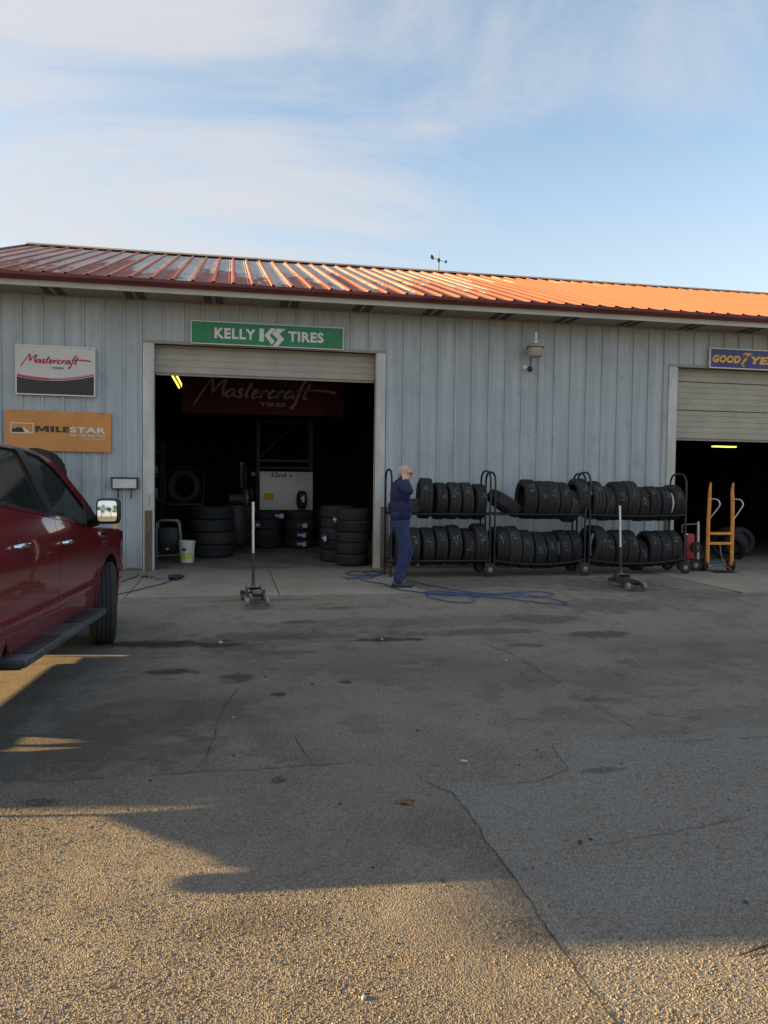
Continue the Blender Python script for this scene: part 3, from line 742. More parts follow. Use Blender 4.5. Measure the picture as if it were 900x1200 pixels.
for a, b, q in ((-.345, -.145, [(0,0),(0,1),(.30,1),(.5,.42),(.70,1),(1,1),(1,0),(.76,0),(.76,.60),(.58,.10),(.42,.10),(.24,.60),(.24,0)]), (-.12, -.07, [(0,0),(0,1),(1,1),(1,0)]),
              (-.045, .045, [(0,0),(0,1),(.45,1),(.45,.26),(1,.26),(1,0)]), (.06, .155, [(0,0),(0,1),(1,1),(1,.78),(.45,.78),(.45,.60),(.95,.60),(.95,.40),(.45,.40),(.45,.22),(1,.22),(1,0)])):
    ml.prism(block(a, b, -.015, .075, q), -.003, .001)
obj('lettering', ml, 'sign_black', t)
put(t, fit(text_mesh('STAR', .2, bold=.005, spacing=1.1), .165, .70, -.015, .075), 'sign_white2', -.0015)
put(t, fit(text_mesh('FOR MILES AND MILES', .06, bold=.0008), .17, .69, -.075, -.037), 'sign_white2', -.0015)
put(t, fit(text_mesh('milestartires.com', .03, bold=.0005), .36, .70, -.112, -.092), 'sign_white2', -.0015)
# green sign over the door
t, W_, H_ = board('door_sign', 'long green sign with white lettering above the left garage door', -.65, 1.83, 3.675, 4.045, 'sign_green', 'sign_white2', .014, y=-.075)
put(t, fit(text_mesh('KELLY', .25, bold=.009, spacing=1.12), -.865, -.21, -.085, .085), 'sign_white2')
put(t, fit(text_mesh('TIRES', .25, bold=.009, spacing=1.08), .32, .905, -.085, .085), 'sign_white2')
em = [[(-.15,-.105),(-.15,.105),(-.075,.105),(-.075,-.105)],
      [(-.068,.0),(.035,.118),(.115,.118),(.02,.0),(.10,-.095),(.05,-.150),(-.01,-.075)],
      [(.135,.118),(.275,.118),(.175,.035),(.255,-.055),(.15,-.165),(.07,-.165),(.155,-.06),(.055,.03)]]
for p in em: obj('emblem_stroke', MB().prism(p, -.002, .001), 'sign_white2', t)
# blue sign over the second door, its right end out of frame
t, W_, H_ = board('door_sign', 'blue sign with yellow lettering and winged emblem above the right garage door', 8.64, 10.32, 3.66, 4.03, 'sign_blue', 'sign_white2', .018, y=-.075)
put(t, fit(text_mesh('GOOD', .25, bold=.014, shear=.2, spacing=1.1), -.775, -.20, -.082, .062), 'sign_yellow')
put(t, fit(text_mesh('YEAR', .25, bold=.014, shear=.2, spacing=1.1), .01, .76, -.082, .062), 'sign_yellow')
wing = [[(-.34,.10),(-.28,.135),(-.06,.125),(-.12,.105),(-.24,.10)], [(-.33,.075),(-.26,.098),(-.12,.095),(-.18,.07),(-.28,.06)], [(-.33,.055),(-.25,.06),(-.19,.055),(-.25,.03),(-.30,.03)],
        [(-.335,.10),(-.29,.03),(-.31,-.02),(-.37,-.085),(-.35,-.15),(-.325,-.15),(-.33,-.10),(-.25,-.02),(-.22,.03),(-.27,.09)], [(-.36,-.13),(-.35,-.155),(-.27,-.15),(-.31,-.12)]]
wing = [[(a*.8+.115, b*.9) for a, b in p] for p in wing]
for p in wing: obj('emblem_feather', MB().prism(p, -.002, .001), 'sign_yellow', t)
# brochure box with hooks
t = thing('wall_box', 'small black framed box with grey panel and two hooks beside the left door', 'box', (-1.67, -.03, 1.41))
obj('panel', MB().box((0, -.02, 0), (.36, .05, .15)), 'sign_frame', t)
fr = MB().box((0, -.022, .086), (.42, .07, .022)).box((0, -.022, -.083), (.40, .06, .012))
for s in (-1, 1): fr.box((s*.192, -.022, 0), (.016, .06, .155))
obj('frame', fr, 'black_frame', t)
for xx in (-.10, .10): obj('hook', MB().tube([(xx, -.01, -.08), (xx, -.012, -.20), (xx, -.03, -.235), (xx, -.06, -.225), (xx, -.065, -.19)], .009, 6), 'black_frame', t)
# yard light and camera
t = thing('yard_light', 'beige bucket shaped yard light with clear photocell high on the wall', 'lamp', (5.15, -.27, 3.80))
obj('housing', MB().lathe([(0,.11),(.06,.11),(.10,.10),(.14,.06),(.145,.045),(.135,.04),(.135,-.08),(.11,-.12),(.0,-.12)], 24), 'lamp_beige', t)
obj('photocell', MB().lathe([(0,.30),(.03,.30),(.042,.285),(.045,.17),(.05,.16),(.05,.11),(0,.11)], 16), 'lamp_glass', t)
obj('rim', MB().lathe([(.146,.045),(.152,.04),(.152,.03),(.137,.03)], 24), 'vent_dark', t)
obj('bracket', MB().tube([(0, .12, .0), (0, .18, .02), (0, .26, .03)], .02, 8).box((0, .258, .03), (.09, .015, .14)), 'lamp_beige', t)
obj('conduit', MB().tube([(.02, .25, -.06), (.02, .245, -.3)], .008, 6), 'vent_dark', t)
t = thing('security_camera', 'small white and black security camera under the yard light', 'camera', (5.06, -.03, 3.52))
obj('bracket', MB().lathe([(0,0),(.045,0),(.045,-.02),(.03,-.03),(0,-.03)], 14, 'y').tube([(0, -.03, 0), (.03, -.06, -.01)], .016, 8), 'sign_white2', t)
obj('lens_ball', MB().ball((.06, -.09, -.035), .048, 14), 'black_plastic', t)
obj('lens', MB().lathe([(0,-.138),(.016,-.138),(.02,-.13),(.02,-.12)], 12, 'y', (.06, 0, -.04)), 'glass', t)
# anemometer on the ridge
t = thing('anemometer', 'small cup anemometer and wind vane on a thin mast on the roof ridge', 'weather station', (5.09, 6.0, 6.79))
obj('mast', MB().cyl((0,0,-.05),(0,0,.30), .014, 8).cyl((0,0,.30),(0,0,.50), .006, 6), 'dark_steel', t)
obj('hub', MB().lathe([(0,.32),(.03,.31),(.035,.24),(.02,.21),(0,.21)], 10), 'dark_steel', t)
for s, zt in ((-1, .31), (1, .24)):
    obj('arm', MB().cyl((0,0,.27),(s*.15,0,zt), .006, 6), 'dark_steel', t)
    obj('cup', MB().lathe([(0,.045),(.035,.03),(.045,0),(.04,0),(.03,.025),(0,.035)], 10, 'x', (s*.17, 0, zt)), 'dark_steel', t)
obj('vane', MB().prism([(-.22,.30),(-.15,.28),(-.14,.36),(-.2,.40)], -.004, .004), 'dark_steel', t)

# ------------------------------------------------------------------ tires
def tire_mesh(rad, wid, rim, kind=0, nseg=64, name='tire'):
    hw = wid/2; P = []
    P += [(rim, -hw*.62), (rim+.012, -hw*.80), (rim+.03, -hw*.92), ((rim+rad)/2, -hw*1.0), (rad-.045, -hw*.97), (rad-.018, -hw*.88)]
    grooves = (3, 4, 2, 3)[kind % 4]; tw = hw*.80; P.append((rad-.003, -tw)); tread0 = len(P)
    gw = .009
    for g in range(grooves):
        c = -tw+(g+1)*2*tw/(grooves+1)
        P += [(rad, c-gw/2-.002), (rad-.009, c-gw/2), (rad-.009, c+gw/2), (rad, c+gw/2+.002)]
    P += [(rad-.003, tw), (rad-.018, hw*.88), (rad-.045, hw*.97), ((rim+rad)/2, hw), (rim+.03, hw*.92), (rim+.012, hw*.80), (rim, hw*.62), (rim+.015, hw*.5), (rad-.02, hw*.72), (rad-.014, 0), (rad-.02, -hw*.72), (rim+.015, -hw*.5)]
    sh = {tread0-1, tread0-2, tread0+4*grooves, tread0+4*grooves+1}; big = kind == 9
    def rf(i, j, r):
        if i in sh and (j % 2 == 0): return r-(.016 if big else .006)
        if big and tread0 <= i < tread0+4*grooves and ((j+i//2) % 4 < 1): return r-.012
        return r
    return MB().lathe(P, nseg, 'x', closed=True, rfun=rf).mesh(name, 30)
TM = [tire_mesh(.315, .205, .20, 0), tire_mesh(.305, .195, .205, 1), tire_mesh(.325, .215, .215, 2), tire_mesh(.30, .19, .20, 3)]
for me in TM: me.materials.append(MATS['rubber'])
chalk_cache = {}
def chalk_mesh(seed, rad):
    """scribbled chalk size marks lying on the tread, facing front and up"""
    rnd = random.Random(seed); mb = MB()
    n = rnd.choice((2, 3, 3)); a0 = rnd.uniform(.25, .85)
    for k in range(n):
        ca = a0-k*.16
        for q in range(rnd.choice((3, 4, 5))):
            u = rnd.uniform(-.045, .045); da = rnd.uniform(-.06, .06); ln = rnd.uniform(.02, .055); vert = rnd.random() < .5
            wd = rnd.uniform(.003, .006); pts = []
            for s in (0, 1):
                for r_ in (-1, 1):
                    uu = u+(r_*wd/2 if vert else (s-.5)*ln); aa = ca+da+((s-.5)*ln/rad if vert else r_*wd/2/rad)
                    pts.append((uu, -math.cos(aa)*(rad+.0025), math.sin(aa)*(rad+.0025)))
            mb.add([pts[0], pts[1], pts[3], pts[2]], [(0, 1, 2, 3)])
    me = bpy.data.meshes.new('chalk_mark'); me.from_pydata(mb.v, [], mb.f); me.materials.append(MATS['chalk']); return me
ORD = ['first','second','third','fourth','fifth','sixth','seventh','eighth','ninth']
tire_count = [0]
RADS = [.315, .305, .325, .30]
def tire(kind, loc, rot, label, group, chalk=True, scale=1.0):
    o = obj('tire', TM[kind], None, None, loc, rot, label=label, cat='tire', group=group)
    if scale != 1: o.scale = (scale,)*3
    tire_count[0] += 1
    if chalk: 
        s = tire_count[0]
        c = obj('chalk_mark', chalk_mesh(s*13+1, RADS[kind]), None, o)
        c.rotation_euler = (-rot[0], 0, 0)
    return o

# ------------------------------------------------------------------ tire racks
def bend(p, r=.09, n=5):
    """round the corners of a polyline"""
    P = [Vector(q) for q in p]; out = [P[0]]
    for a, b, c in zip(P, P[1:], P[2:]):
        d1, d2 = (a-b), (c-b); k = min(r, d1.length*.45, d2.length*.45); s, e = b+d1.normalized()*k, b+d2.normalized()*k
        for i in range(n+1):
            t = i/n; out.append(s*(1-t)**2+b*2*t*(1-t)+e*t*t)
    out.append(P[-1]); return out
GR = 'black rolling tire racks along the wall'
def rack(x0, x1, label, sag, hoop=1.68):
    t = thing('tire_rack', label, 'tire rack', ((x0+x1)/2, -1.0, 0), group=GR)
    hx = (x1-x0)/2; g = 0.0
    for s in (-1, 1):
        z0 = .10 if s > 0 else .0
        obj('end_frame', MB().tube(bend([(s*hx, -.24, z0), (s*hx, -.24, hoop), (s*hx, .24, hoop), (s*hx, .24, z0)], .2, 7), .017, 8), 'black_frame', t)
        obj('cross_bar', MB().cyl((s*hx, -.24, .22), (s*hx, .24, .22), .014, 8).cyl((s*hx, -.24, .99), (s*hx, .24, .99), .014, 8), 'black_frame', t)
    for z, sg in ((.99, sag[0]), (.25, sag[1])):
        for y in (-.24, .24):
            pts = [(-hx+2*hx*i/8, y, z-sg*(1-(2*i/8-1)**2)) for i in range(9)]
            obj('shelf_rail', MB().tube(pts, .016, 8), 'black_frame', t)
    for y in (-.27, .27):
        wl = obj('wheel', MB().lathe([(.03,-.022),(.085,-.024),(.102,-.018),(.105,0),(.102,.018),(.085,.024),(.03,.022)], 24, 'y', (hx, y, .105)), 'rubber', t)
        obj('wheel_hub', MB().lathe([(0,-.03),(.02,-.03),(.035,-.024),(.06,-.018),(.06,.018),(.035,.024),(0,.03)], 12, 'y', (hx, y, .105)), 'caster_grey', wl)
    obj('axle', MB().cyl((hx, -.27, .105), (hx, .27, .105), .012, 8), 'black_frame', t)
    return t
SAG = {0: (.0, .0), 1: (-.0, .07), 2: (.02, .07)}
rack(2.44, 4.05, 'left black tire rack partly behind the man', SAG[0])
rack(4.13, 5.68, 'middle black tire rack between two others', SAG[1], 1.66)
rack(5.76, 7.49, 'right black tire rack beside the orange hand truck', SAG[2])
RN = ['left', 'middle', 'right']
GT = 'used tires on the wall racks'
def zc(kind, base, sg, x0, x1, x, sc_=1.0):
    u = 2*(x-x0)/(x1-x0)-1; rr = RADS[kind]*sc_; h = math.sqrt(max(.0, (rr+.016)**2-.24**2))
    return base-sg*(1-u*u)+h
SP = [(2.44, 4.05), (4.13, 5.68), (5.76, 7.49)]
def row(ri, lvl, items):
    x0, x1 = SP[ri]; sg = SAG[ri][0 if lvl == 'upper' else 1]; base = .99 if lvl == 'upper' else .25
    n = 0
    for (x, kind, rz, ry, dz, scl) in items:
        rnd = random.Random(int(x*1000)+len(lvl))
        z = zc(kind, base, sg, x0, x1, x, scl)+dz
        lb = '%s upright tire from the left on the %s shelf of the %s tire rack' % (ORD[n], lvl, RN[ri])
        tire(kind, (x, -1.0+rnd.uniform(-.006, .006), z), (rnd.uniform(0, 6), ry, rz), lb, GT, True, scl); n += 1
rr = random.Random(11)
def auto(xa, xb, n, tilt=0.0, jit=.03):
    out = []
    for i in range(n):
        out.append((xa+(xb-xa)*i/max(1, n-1), rr.randrange(4), rr.uniform(-.05, .05), tilt+rr.uniform(-jit*1.2, jit*1.2), 0, rr.choice((1, .99, 1.02, 1.03, .97))))
    return out
u1 = auto(3.04, 3.90, 5, .02); u1[0] = (3.02, 2, -.12, .05, .0, 1.0); row(0, 'upper', u1)
row(0, 'lower', auto(2.60, 3.92, 7))
u2 = auto(4.74, 5.32, 4, .0); u2 += [(5.50, 3, .22, .08, -.05, .9), (5.63, 0, -.05, -.05, .03, 1.0)]; u2[-1] = (5.64, 0, -.05, -.05, .06, 1.0); row(1, 'upper', [u2[0], u2[1], u2[2], u2[3], (5.475, 3, .1, .06, -.03, .92), (5.645, 0, 0, -.04, .05, 1.0)])
row(1, 'lower', auto(4.27, 5.55, 7, -.04))
row(2, 'upper', auto(5.90, 7.36, 8))
l3 = auto(5.93, 7.34, 8, .0); l3[4] = (l3[4][0], 3, .05, .05, -.02, .88); l3[0] = (5.93, 2, .15, .08, .0, 1.02); row(2, 'lower', l3)
tire(3, (2.74, -1.0, 1.10), (0, R(82), R(10)), 'tire lying flat on the upper shelf of the left tire rack, next to the man', GT, False)
tire(1, (4.36, -1.0, 1.16), (0, R(-56), R(0)), 'tire slumped at a slant at the left end of the middle rack upper shelf', GT, False)
# tires leaning beyond the racks in the second doorway
GI = 'tires standing inside the shop'
tire(2, (9.85, .9, .31), (0, R(-32), R(35)), 'dark tire leaning over inside the right doorway behind the orange hand truck', GI, False, 1.1)
tire(0, (10.5, 1.5, .31), (0, R(-8), R(70)), 'dark tire standing farther inside the right doorway near the picture edge', GI, False, 1.0)

# big off-road tire on a stack of tires left of the door
bm9 = tire_mesh(.46, .32, .22, 9, 56, 'off_road_tire'); bm9.materials.append(MATS['rubber'])
o = obj('off_road_tire', bm9, None, None, (-2.86, -.62, 1.46), (0, R(8), R(62)), label='big knobby off road tire standing behind the red truck hood', cat='tire')
for k in range(4):
    tire(k % 4, (-2.86+.02*k, -.62, .10+k*.205+.012), (0, R(90), k*.7), '%s tire up in the stack behind the red truck' % ORD[k], 'tires stacked behind the truck', False, 1.15 if k < 0 else 1.0)
obj('stack_board', MB().box((-2.86, -.62, .925), (.7, .6, .05), bev=.005), 'kick_wood', label='wooden board under the knobby off road tire behind the truck', cat='board')
for s in ():
    pass
# yellow post
t = thing('yellow_bollard', 'slim yellow steel post beside the left door behind the truck mirror', 'bollard', (-1.66, -1.1, 0.004))
obj('post', MB().lathe([(0,0),(.04,0),(.04,.80),(.032,.83),(0,.84)], 14), 'yellow_paint', t)
obj('base_plate', MB().box((0,0,.006), (.16,.16,.012), bev=.003), 'yellow_paint', t)

# ------------------------------------------------------------------ floor jacks
def jack(loc, rz, label, handle_vec, sticker):
    t = thing('floor_jack', label, 'floor jack', loc, (0, 0, rz), group='trolley jacks on the lot')
    # local: +y is the saddle end, handle at -y... built low and long
    for s in (-1, 1):
        obj('side_plate', MB().prism([(-.30,.05),(-.30,.15),(-.22,.19),(-.05,.15),(.30,.10),(.34,.05)], s*.085-.006, s*.085+.006, fn=lambda a, b, d: (d, a, b)), 'jack_paint', t)
        fwm = obj('front_wheel', MB().lathe([(0,-.022),(.05,-.022),(.055,-.016),(.055,.016),(.05,.022),(0,.022)], 16, 'x', (s*.12, .28, .055)), 'caster_grey', t)
        fk = obj('caster_fork', MB().box((s*.13, -.27, .105), (.05, .07, .03)).box((s*.13-.024, -.29, .07), (.006, .03, .06)).box((s*.13+.024, -.29, .07), (.006, .03, .06)), 'jack_paint', t)
        obj('caster_wheel', MB().lathe([(0,-.016),(.04,-.016),(.045,-.010),(.045,.010),(.04,.016),(0,.016)], 14, 'x', (s*.13, -.30, .045)), 'caster_grey', fk)
    obj('lift_arm', MB().prism([(-.20,.10),(-.16,.15),(.20,.15),(.26,.13),(.24,.10)], -.04, .04, fn=lambda a, b, d: (d, a, b)), 'jack_paint', t)
    obj('saddle', MB().lathe([(0,.15),(.05,.15),(.06,.185),(.05,.185),(.045,.165),(0,.165)], 14, 'z', (0, .22, 0)), 'caster_grey', t)
    obj('cylinder', MB().cyl((0, -.22, .12), (0, .02, .11), .04, 14), 'grey_steel', t)
    obj('cross_tie', MB().cyl((-.14, .28, .055), (.14, .28, .055), .013, 8).cyl((-.15, -.26, .09), (.15, -.26, .09), .013, 8), 'jack_paint', t)
    obj('cover_plate', MB().box((0, -.13, .165), (.14, .20, .008), (.25, 0, 0)), 'jack_paint', t)
    if sticker: obj('sticker', MB().box((0, -.165, .165), (.09, .10, .003), (.25, 0, 0)), 'sign_white', t).location = (0, -.0, .0065)
    obj('handle_socket', MB().cyl((0, -.22, .13), Vector((0, -.22, .13))+Vector(handle_vec)*.08, .03, 12), 'jack_paint', t)
    a = Vector((0, -.22, .13)); hv = Vector(handle_vec)
    obj('handle_lower', MB().cyl(a, a+hv*.42, .019, 12), 'dark_steel', t)
    obj('handle_grip', MB().cyl(a+hv*.42, a+hv*1.0, .0165, 12), 'silver', t)
    return t
jack((.29, -3.42, -.012), R(184), 'floor jack facing the camera before the left door, handle standing upright', (.0, -.06, 1.1), True)
jack((5.62, -2.75, .0), R(176), 'floor jack on the asphalt before the right tire rack, its saddle end turned right', (.02, -.05, 1.05), True)

# ------------------------------------------------------------------ hand trucks
t = thing('hand_truck', 'orange hand truck with two loop handles standing by the right door', 'hand truck', (8.31, -1.05, 0), (R(-3), 0, R(-4)))
t.scale = (1.12, 1.0, 1.07)
for s in (-1, 1):
    obj('side_rail', MB().tube([(s*.20, .03, .10), (s*.20, 0, .8), (s*.19, -.02, 1.15), (s*.185, -.02, 1.30), (s*.185, -.05, 1.44)], [.030, .030, .030, .025, .016], 10), 'orange_paint', t)
    obj('loop_handle', MB().tube(bend([(s*.19, -.02, 1.18), (s*.19+.10, -.10, 1.17), (s*.19+.13, -.12, 1.08), (s*.20, -.02, .84)], .06), .010, 8), 'silver', t)
    w_ = obj('wheel', MB().lathe([(.05,-.035),(.09,-.037),(.108,-.028),(.112,0),(.108,.028),(.09,.037),(.05,.035)], 24, 'x', (s*.225, .10, .112)), 'rubber', t)
    obj('wheel_rim', MB().lathe([(0,-.04),(.02,-.04),(.03,-.02),(.055,-.03),(.055,.03),(.03,.02),(.02,.04),(0,.04)], 14, 'x', (s*.225, .10, .112)), 'caster_grey', w_)
    obj('axle_bracket', MB().box((s*.19, .07, .14), (.014, .10, .14)), 'red_paint', t)
for z in (.62, .46): obj('cross_bar', MB().box((0, .0, z), (.38, .022, .045), bev=.006), 'orange_paint', t)
obj('axle', MB().cyl((-.22, .10, .112), (.22, .10, .112), .012, 8), 'grey_steel', t)
obj('toe_plate', MB().box((0, -.12, .025), (.40, .24, .008), bev=.002), 'dark_steel', t)
obj('strap', MB().tube([(-.02, -.02, .44), (.0, -.03, .25), (.06, -.05, .1), (.16, -.03, .04)], .008, 6), 'grey_steel', t)
t = thing('tank_cart', 'red air tank cart with a grey upright tube between rack and orange hand truck', 'cart', (7.83, -.82, 0), (0, 0, R(-8)))
obj('tank', MB().box((.03, .03, .42), (.16, .14, .46), bev=.035), 'red_paint', t)
obj('upright_tube', MB().cyl((.15, -.06, .1), (.15, -.04, .80), .024, 12).cyl((.15, -.04, .80), (.15, -.03, .86), .016, 10), 'silver', t)
obj('hose_wheel', MB().lathe([(.04,-.03),(.085,-.032),(.095,0),(.085,.02),(.04,.02)], 20, 'y', (.10, -.09, .42)), 'rubber', t)
obj('top_bar', MB().tube([(-.12, 0, .66), (-.12, 0, .80), (.15, -.02, .82)], .012, 8), 'grey_steel', t)
obj('tag_plate', MB().box((-.07, -.052, .64), (.08, .004, .018)), 'sign_white2', t)
for s in (-1, 1):
    wl = obj('wheel', MB().lathe([(.05,-.03),(.09,-.032),(.108,-.02),(.11,0),(.108,.02),(.09,.032),(.05,.03)], 22, 'y', (s*.11-.02, -.11, .11)), 'rubber', t)
    obj('wheel_hub', MB().lathe([(0,-.035),(.025,-.034),(.05,-.02),(.055,.02),(0,.03)], 12, 'y', (s*.11-.02, -.11, .11)), 'caster_grey', wl)
obj('foot_bar', MB().box((.26, -.04, .10), (.28, .04, .03)), 'silver', t)

# ------------------------------------------------------------------ hoses
def hose(path, r, mat, name, label, cat='hose', lift=.0):
    # smooth path on the ground
    q = []
    for i in range(len(path)-1):
        p0 = path[max(i-1, 0)]; p1 = path[i]; p2 = path[i+1]; p3 = path[min(i+2, len(path)-1)]
        for s_ in range(8):
            t_ = s_/8; q.append(tuple(.5*((2*p1[k])+(-p0[k]+p2[k])*t_+(2*p0[k]-5*p1[k]+4*p2[k]-p3[k])*t_*t_+(-p0[k]+3*p1[k]-3*p2[k]+p3[k])*t_**3) for k in (0, 1)))
    q.append(path[-1])
    pts = []
    for i, (x_, y_) in enumerate(q):
        top = .006 if (-2.75 < x_ < 2.58 and -2.9 < y_ < 0) else gh(x_, y_)
        pts.append((x_, y_, max(top, gz(y_)+.004)+r+.002+.004*abs(math.sin(i*.37))))
    return obj(name, MB().tube(pts, r, 7), mat, label=label, cat=cat)
hose([(-1.42,-.35),(-1.40,-.9),(-1.55,-1.5),(-1.75,-2.2),(-2.3,-2.9)], .0075, 'hose_blue', 'air_hose', 'thin blue hose curving from the left door jamb behind the truck')
hose([(-.83,-1.28),(-.95,-1.75),(-1.15,-2.15),(-1.35,-2.6),(-1.8,-3.0),(-2.6,-3.2)], .0075, 'hose_blue', 'air_hose', 'blue hose running from the impact wrench to the truck wheel')
hose([(1.66,-1.35),(2.0,-1.25),(2.35,-1.0),(2.3,-.6),(1.95,-.55),(1.8,-.9),(2.05,-1.1),(2.45,-.85),(2.3,-.5),(2.1,-.75),(2.2,-1.2),(2.0,-1.45),(1.7,-1.5)], .0075, 'hose_blue', 'air_hose', 'small blue hose coil on the concrete beside the right door jamb')
hose([(2.47,-.35),(2.55,-1.2),(2.72,-2.0),(3.0,-2.7),(3.4,-3.25),(3.9,-3.45),(4.25,-3.3),(4.1,-3.05),(3.6,-3.15),(3.0,-3.3),(2.6,-3.15),(2.55,-2.95),(2.75,-2.85),(3.1,-3.2),(3.0,-3.65),(2.7,-3.6),(2.5,-3.3),(2.65,-3.05),(3.2,-3.1),(3.9,-3.35),(4.2,-3.75),(4.05,-3.85),(3.4,-3.45),(2.9,-3.2),(2.3,-2.75),(2.15,-2.1),(1.9,-1.65)], .0075, 'hose_blue', 'air_hose', 'long blue air hose looped on the asphalt in front of the man')
t = thing('impact_wrench', 'dark impact wrench lying on the concrete left of the door', 'wrench', (-.80, -1.22, .045), (0, 0, R(20)))
obj('body', MB().lathe([(0,-.1),(.035,-.1),(.04,-.04),(.042,.05),(.03,.09),(.018,.10),(.018,.13),(0,.13)], 14, 'x'), 'black_plastic', t)
obj('grip', MB().box((-.03, -.09, -.012), (.045, .14, .04), bev=.01), 'black_plastic', t)
obj('socket', MB().lathe([(0,.13),(.018,.13),(.02,.30),(0,.30)], 10, 'x').xf(Matrix.Rotation(math.pi, 4, 'Z')), 'grey_steel', t)
t = thing('hose_coupler', 'short dark hose coupler on the concrete at the left jamb', 'coupler', (-1.22, -.95, .02), (0, 0, R(-35)))
obj('fitting', MB().tube([(-.12,0,0),(0,0,0),(.08,0,.005)], [.012,.016,.012], 10), 'dark_steel', t)
obj('collar', MB().lathe([(.0,-.02),(.022,-.02),(.022,.02),(0,.02)], 12, 'x', (.05,0,.004)), 'grey_steel', t)

# ------------------------------------------------------------------ inside the left door
t = thing('hanging_banner', 'dark red banner with pale script hung inside the left doorway', 'banner', (.65, 2.9, 3.21))
v = []; f = []; nx = 40
for j in range(7):
    for i in range(nx+1):
        xx = -1.62+3.24*i/nx; v.append((xx, .03*math.sin(xx*4+j*.3)+.02*math.sin(xx*9+j)*(6-j)/6, -.40+.82*j/6))
for j in range(6):
    for i in range(nx): f.append((j*(nx+1)+i, j*(nx+1)+i+1, (j+1)*(nx+1)+i+1, (j+1)*(nx+1)+i))
me = bpy.data.meshes.new('cloth'); me.from_pydata(v, [], f); smooth(me, 60)
cl = obj('cloth', me, 'banner_maroon', t)
put(t, script_mesh(-1.40, 1.45, -.26, .30, .042), 'banner_script', -.065)
put(t, fit(text_mesh('TIRES', .12, bold=.004), -.10, .44, -.235, -.155), 'banner_script', -.065)
obj('hang_rod', MB().cyl((-1.66, 0, .43), (1.66, 0, .43), .015, 8), 'dark_steel', t)
for s in (-1, 1): obj('hang_wire', MB().cyl((s*1.4, 0, .43), (s*1.4, 0, .93), .004, 5), 'dark_steel', t)
t = thing('pallet_rack', 'tall dark steel rack frame behind the whiteboard', 'rack', (1.2, 4.75, 0.01))
for s in (-1, 1):
    for y in (0, .6): obj('upright', MB().box((s*.60, y, 1.45), (.06, .06, 2.9)), 'dark_steel', t)
for z in (1.92, 1.76, 2.8): obj('beam', MB().box((0, 0, z), (1.14, .05, .05)), 'dark_steel', t)
obj('diagonal_brace', MB().cyl((-.57, .05, 1.98), (.2, .05, 2.75), .015, 6), 'dark_steel', t)
for z in (.5, 1.6): obj('shelf', MB().box((0, .3, z), (1.14, .5, .04)), 'dark_steel', t)
t = thing('whiteboard', 'white board with a yellow note and handwriting propped on the tire stacks', 'whiteboard', (1.20, 4.22, 1.255), (R(-3), 0, R(1)))
obj('panel', MB().box((0, .012, 0), (1.17, .022, .85), bev=.008), 'white_board', t)
put(t, fit(text_mesh('32nd s', .15, bold=.003, shear=.1), -.36, .12, .30, .40), 'sign_black')
obj('sticky_note', MB().box((-.385, -.001, -.13), (.22, .004, .15), (0, .06, 0)), 'note_yellow', t)
def new_tire(loc, label, grp, ang, kind=0, scl=1.0, lab=True):
    o = obj('tire', TM[kind], None, None, loc, (0, R(90), ang), label=label, cat='tire', group=grp)
    o.scale = (scl*1.05, scl, scl)
    return o
def paper(loc, rz, label, w_=.17, h_=.11, tilt=0):
    t = thing('tire_label', label, 'label', loc, (0, tilt, rz))
    obj('backing', MB().box((0, .001, 0), (w_, .004, h_)), 'label_blue', t)
    obj('print', MB().prism([(-w_*.42,-h_*.1),(-w_*.42,h_*.2),(-w_*.1,h_*.12),(w_*.42,h_*.42),(w_*.42,-h_*.42),(w_*.05,-h_*.42),(w_*.0,-h_*.15)], -.003, 0), 'sign_white', t)
GS = 'new tires stacked under the whiteboard'
for si, (sx, sy, n) in enumerate(((.78, 4.1, 4), (1.48, 4.05, 4), (2.14, 4.5, 4))):
    for k in range(n):
        z = .02+.105+k*.2
        if si == 2 : pass
        new_tire((sx+random.uniform(-.015, .015), sy+random.uniform(-.015, .015), z), 'dark new tire at level %d of the %s stack under the whiteboard' % (k+1, ('left', 'middle', 'right')[si]) if False else '%s tire up in the %s stack below the whiteboard' % (ORD[k], ('left', 'middle', 'right')[si]), GS, random.random()*6, k % 4)
o = obj('tire', TM[3], None, None, (1.52, 4.02, 1.06), (R(0), R(0), R(62)), label='narrow tire standing on edge in front of the whiteboard', cat='tire')
o.scale = (.85, .68, .68); o.rotation_euler = (0, 0, R(82))
o.rotation_euler = (0, 0, R(8))
paper((1.52, 3.785, 1.1), 0, 'blue and white label on the tire standing before the whiteboard', .09, .2)
for (x_, z_, y_, k) in ((1.02, .72, 3.84, 'blue label on the top tire of the left stack'), (.62, .52, 3.82, 'pale label on the left stack beside the jack handle'), (1.52, .52, 3.725, 'upper of three blue labels on the middle stack'), (1.50, .31, 3.725, 'middle of three blue labels on the middle stack'), (1.50, .115, 3.725, 'lowest of three blue labels on the middle stack')):
    paper((x_, y_, z_), random.uniform(-.1, .1), k, .22, .12)
GSR = 'tires stacked at the right door jamb'
for k in range(5):
    new_tire((2.10+random.uniform(-.02, .02), .50+random.uniform(-.02, .02), .02+.105+k*.195), '%s tire up in the stack just inside the right jamb' % ORD[k], GSR, random.random()*6, (3, 1, 3, 0, 1)[k])
for k in range(5):
    new_tire((1.93+random.uniform(-.02, .02), 1.2+random.uniform(-.02, .02), .02+.105+k*.2), '%s tire up in the darker stack behind the right jamb stack' % ORD[k], 'tires stacked in shade behind the jamb stack', random.random()*6, k % 4)
paper((1.83, .76, .80), R(-40), 'upper round blue label at the side of the right jamb stack', .1, .13)
paper((1.66, .95, .45), R(-40), 'lower blue label at the side of the right jamb stack', .1, .13)
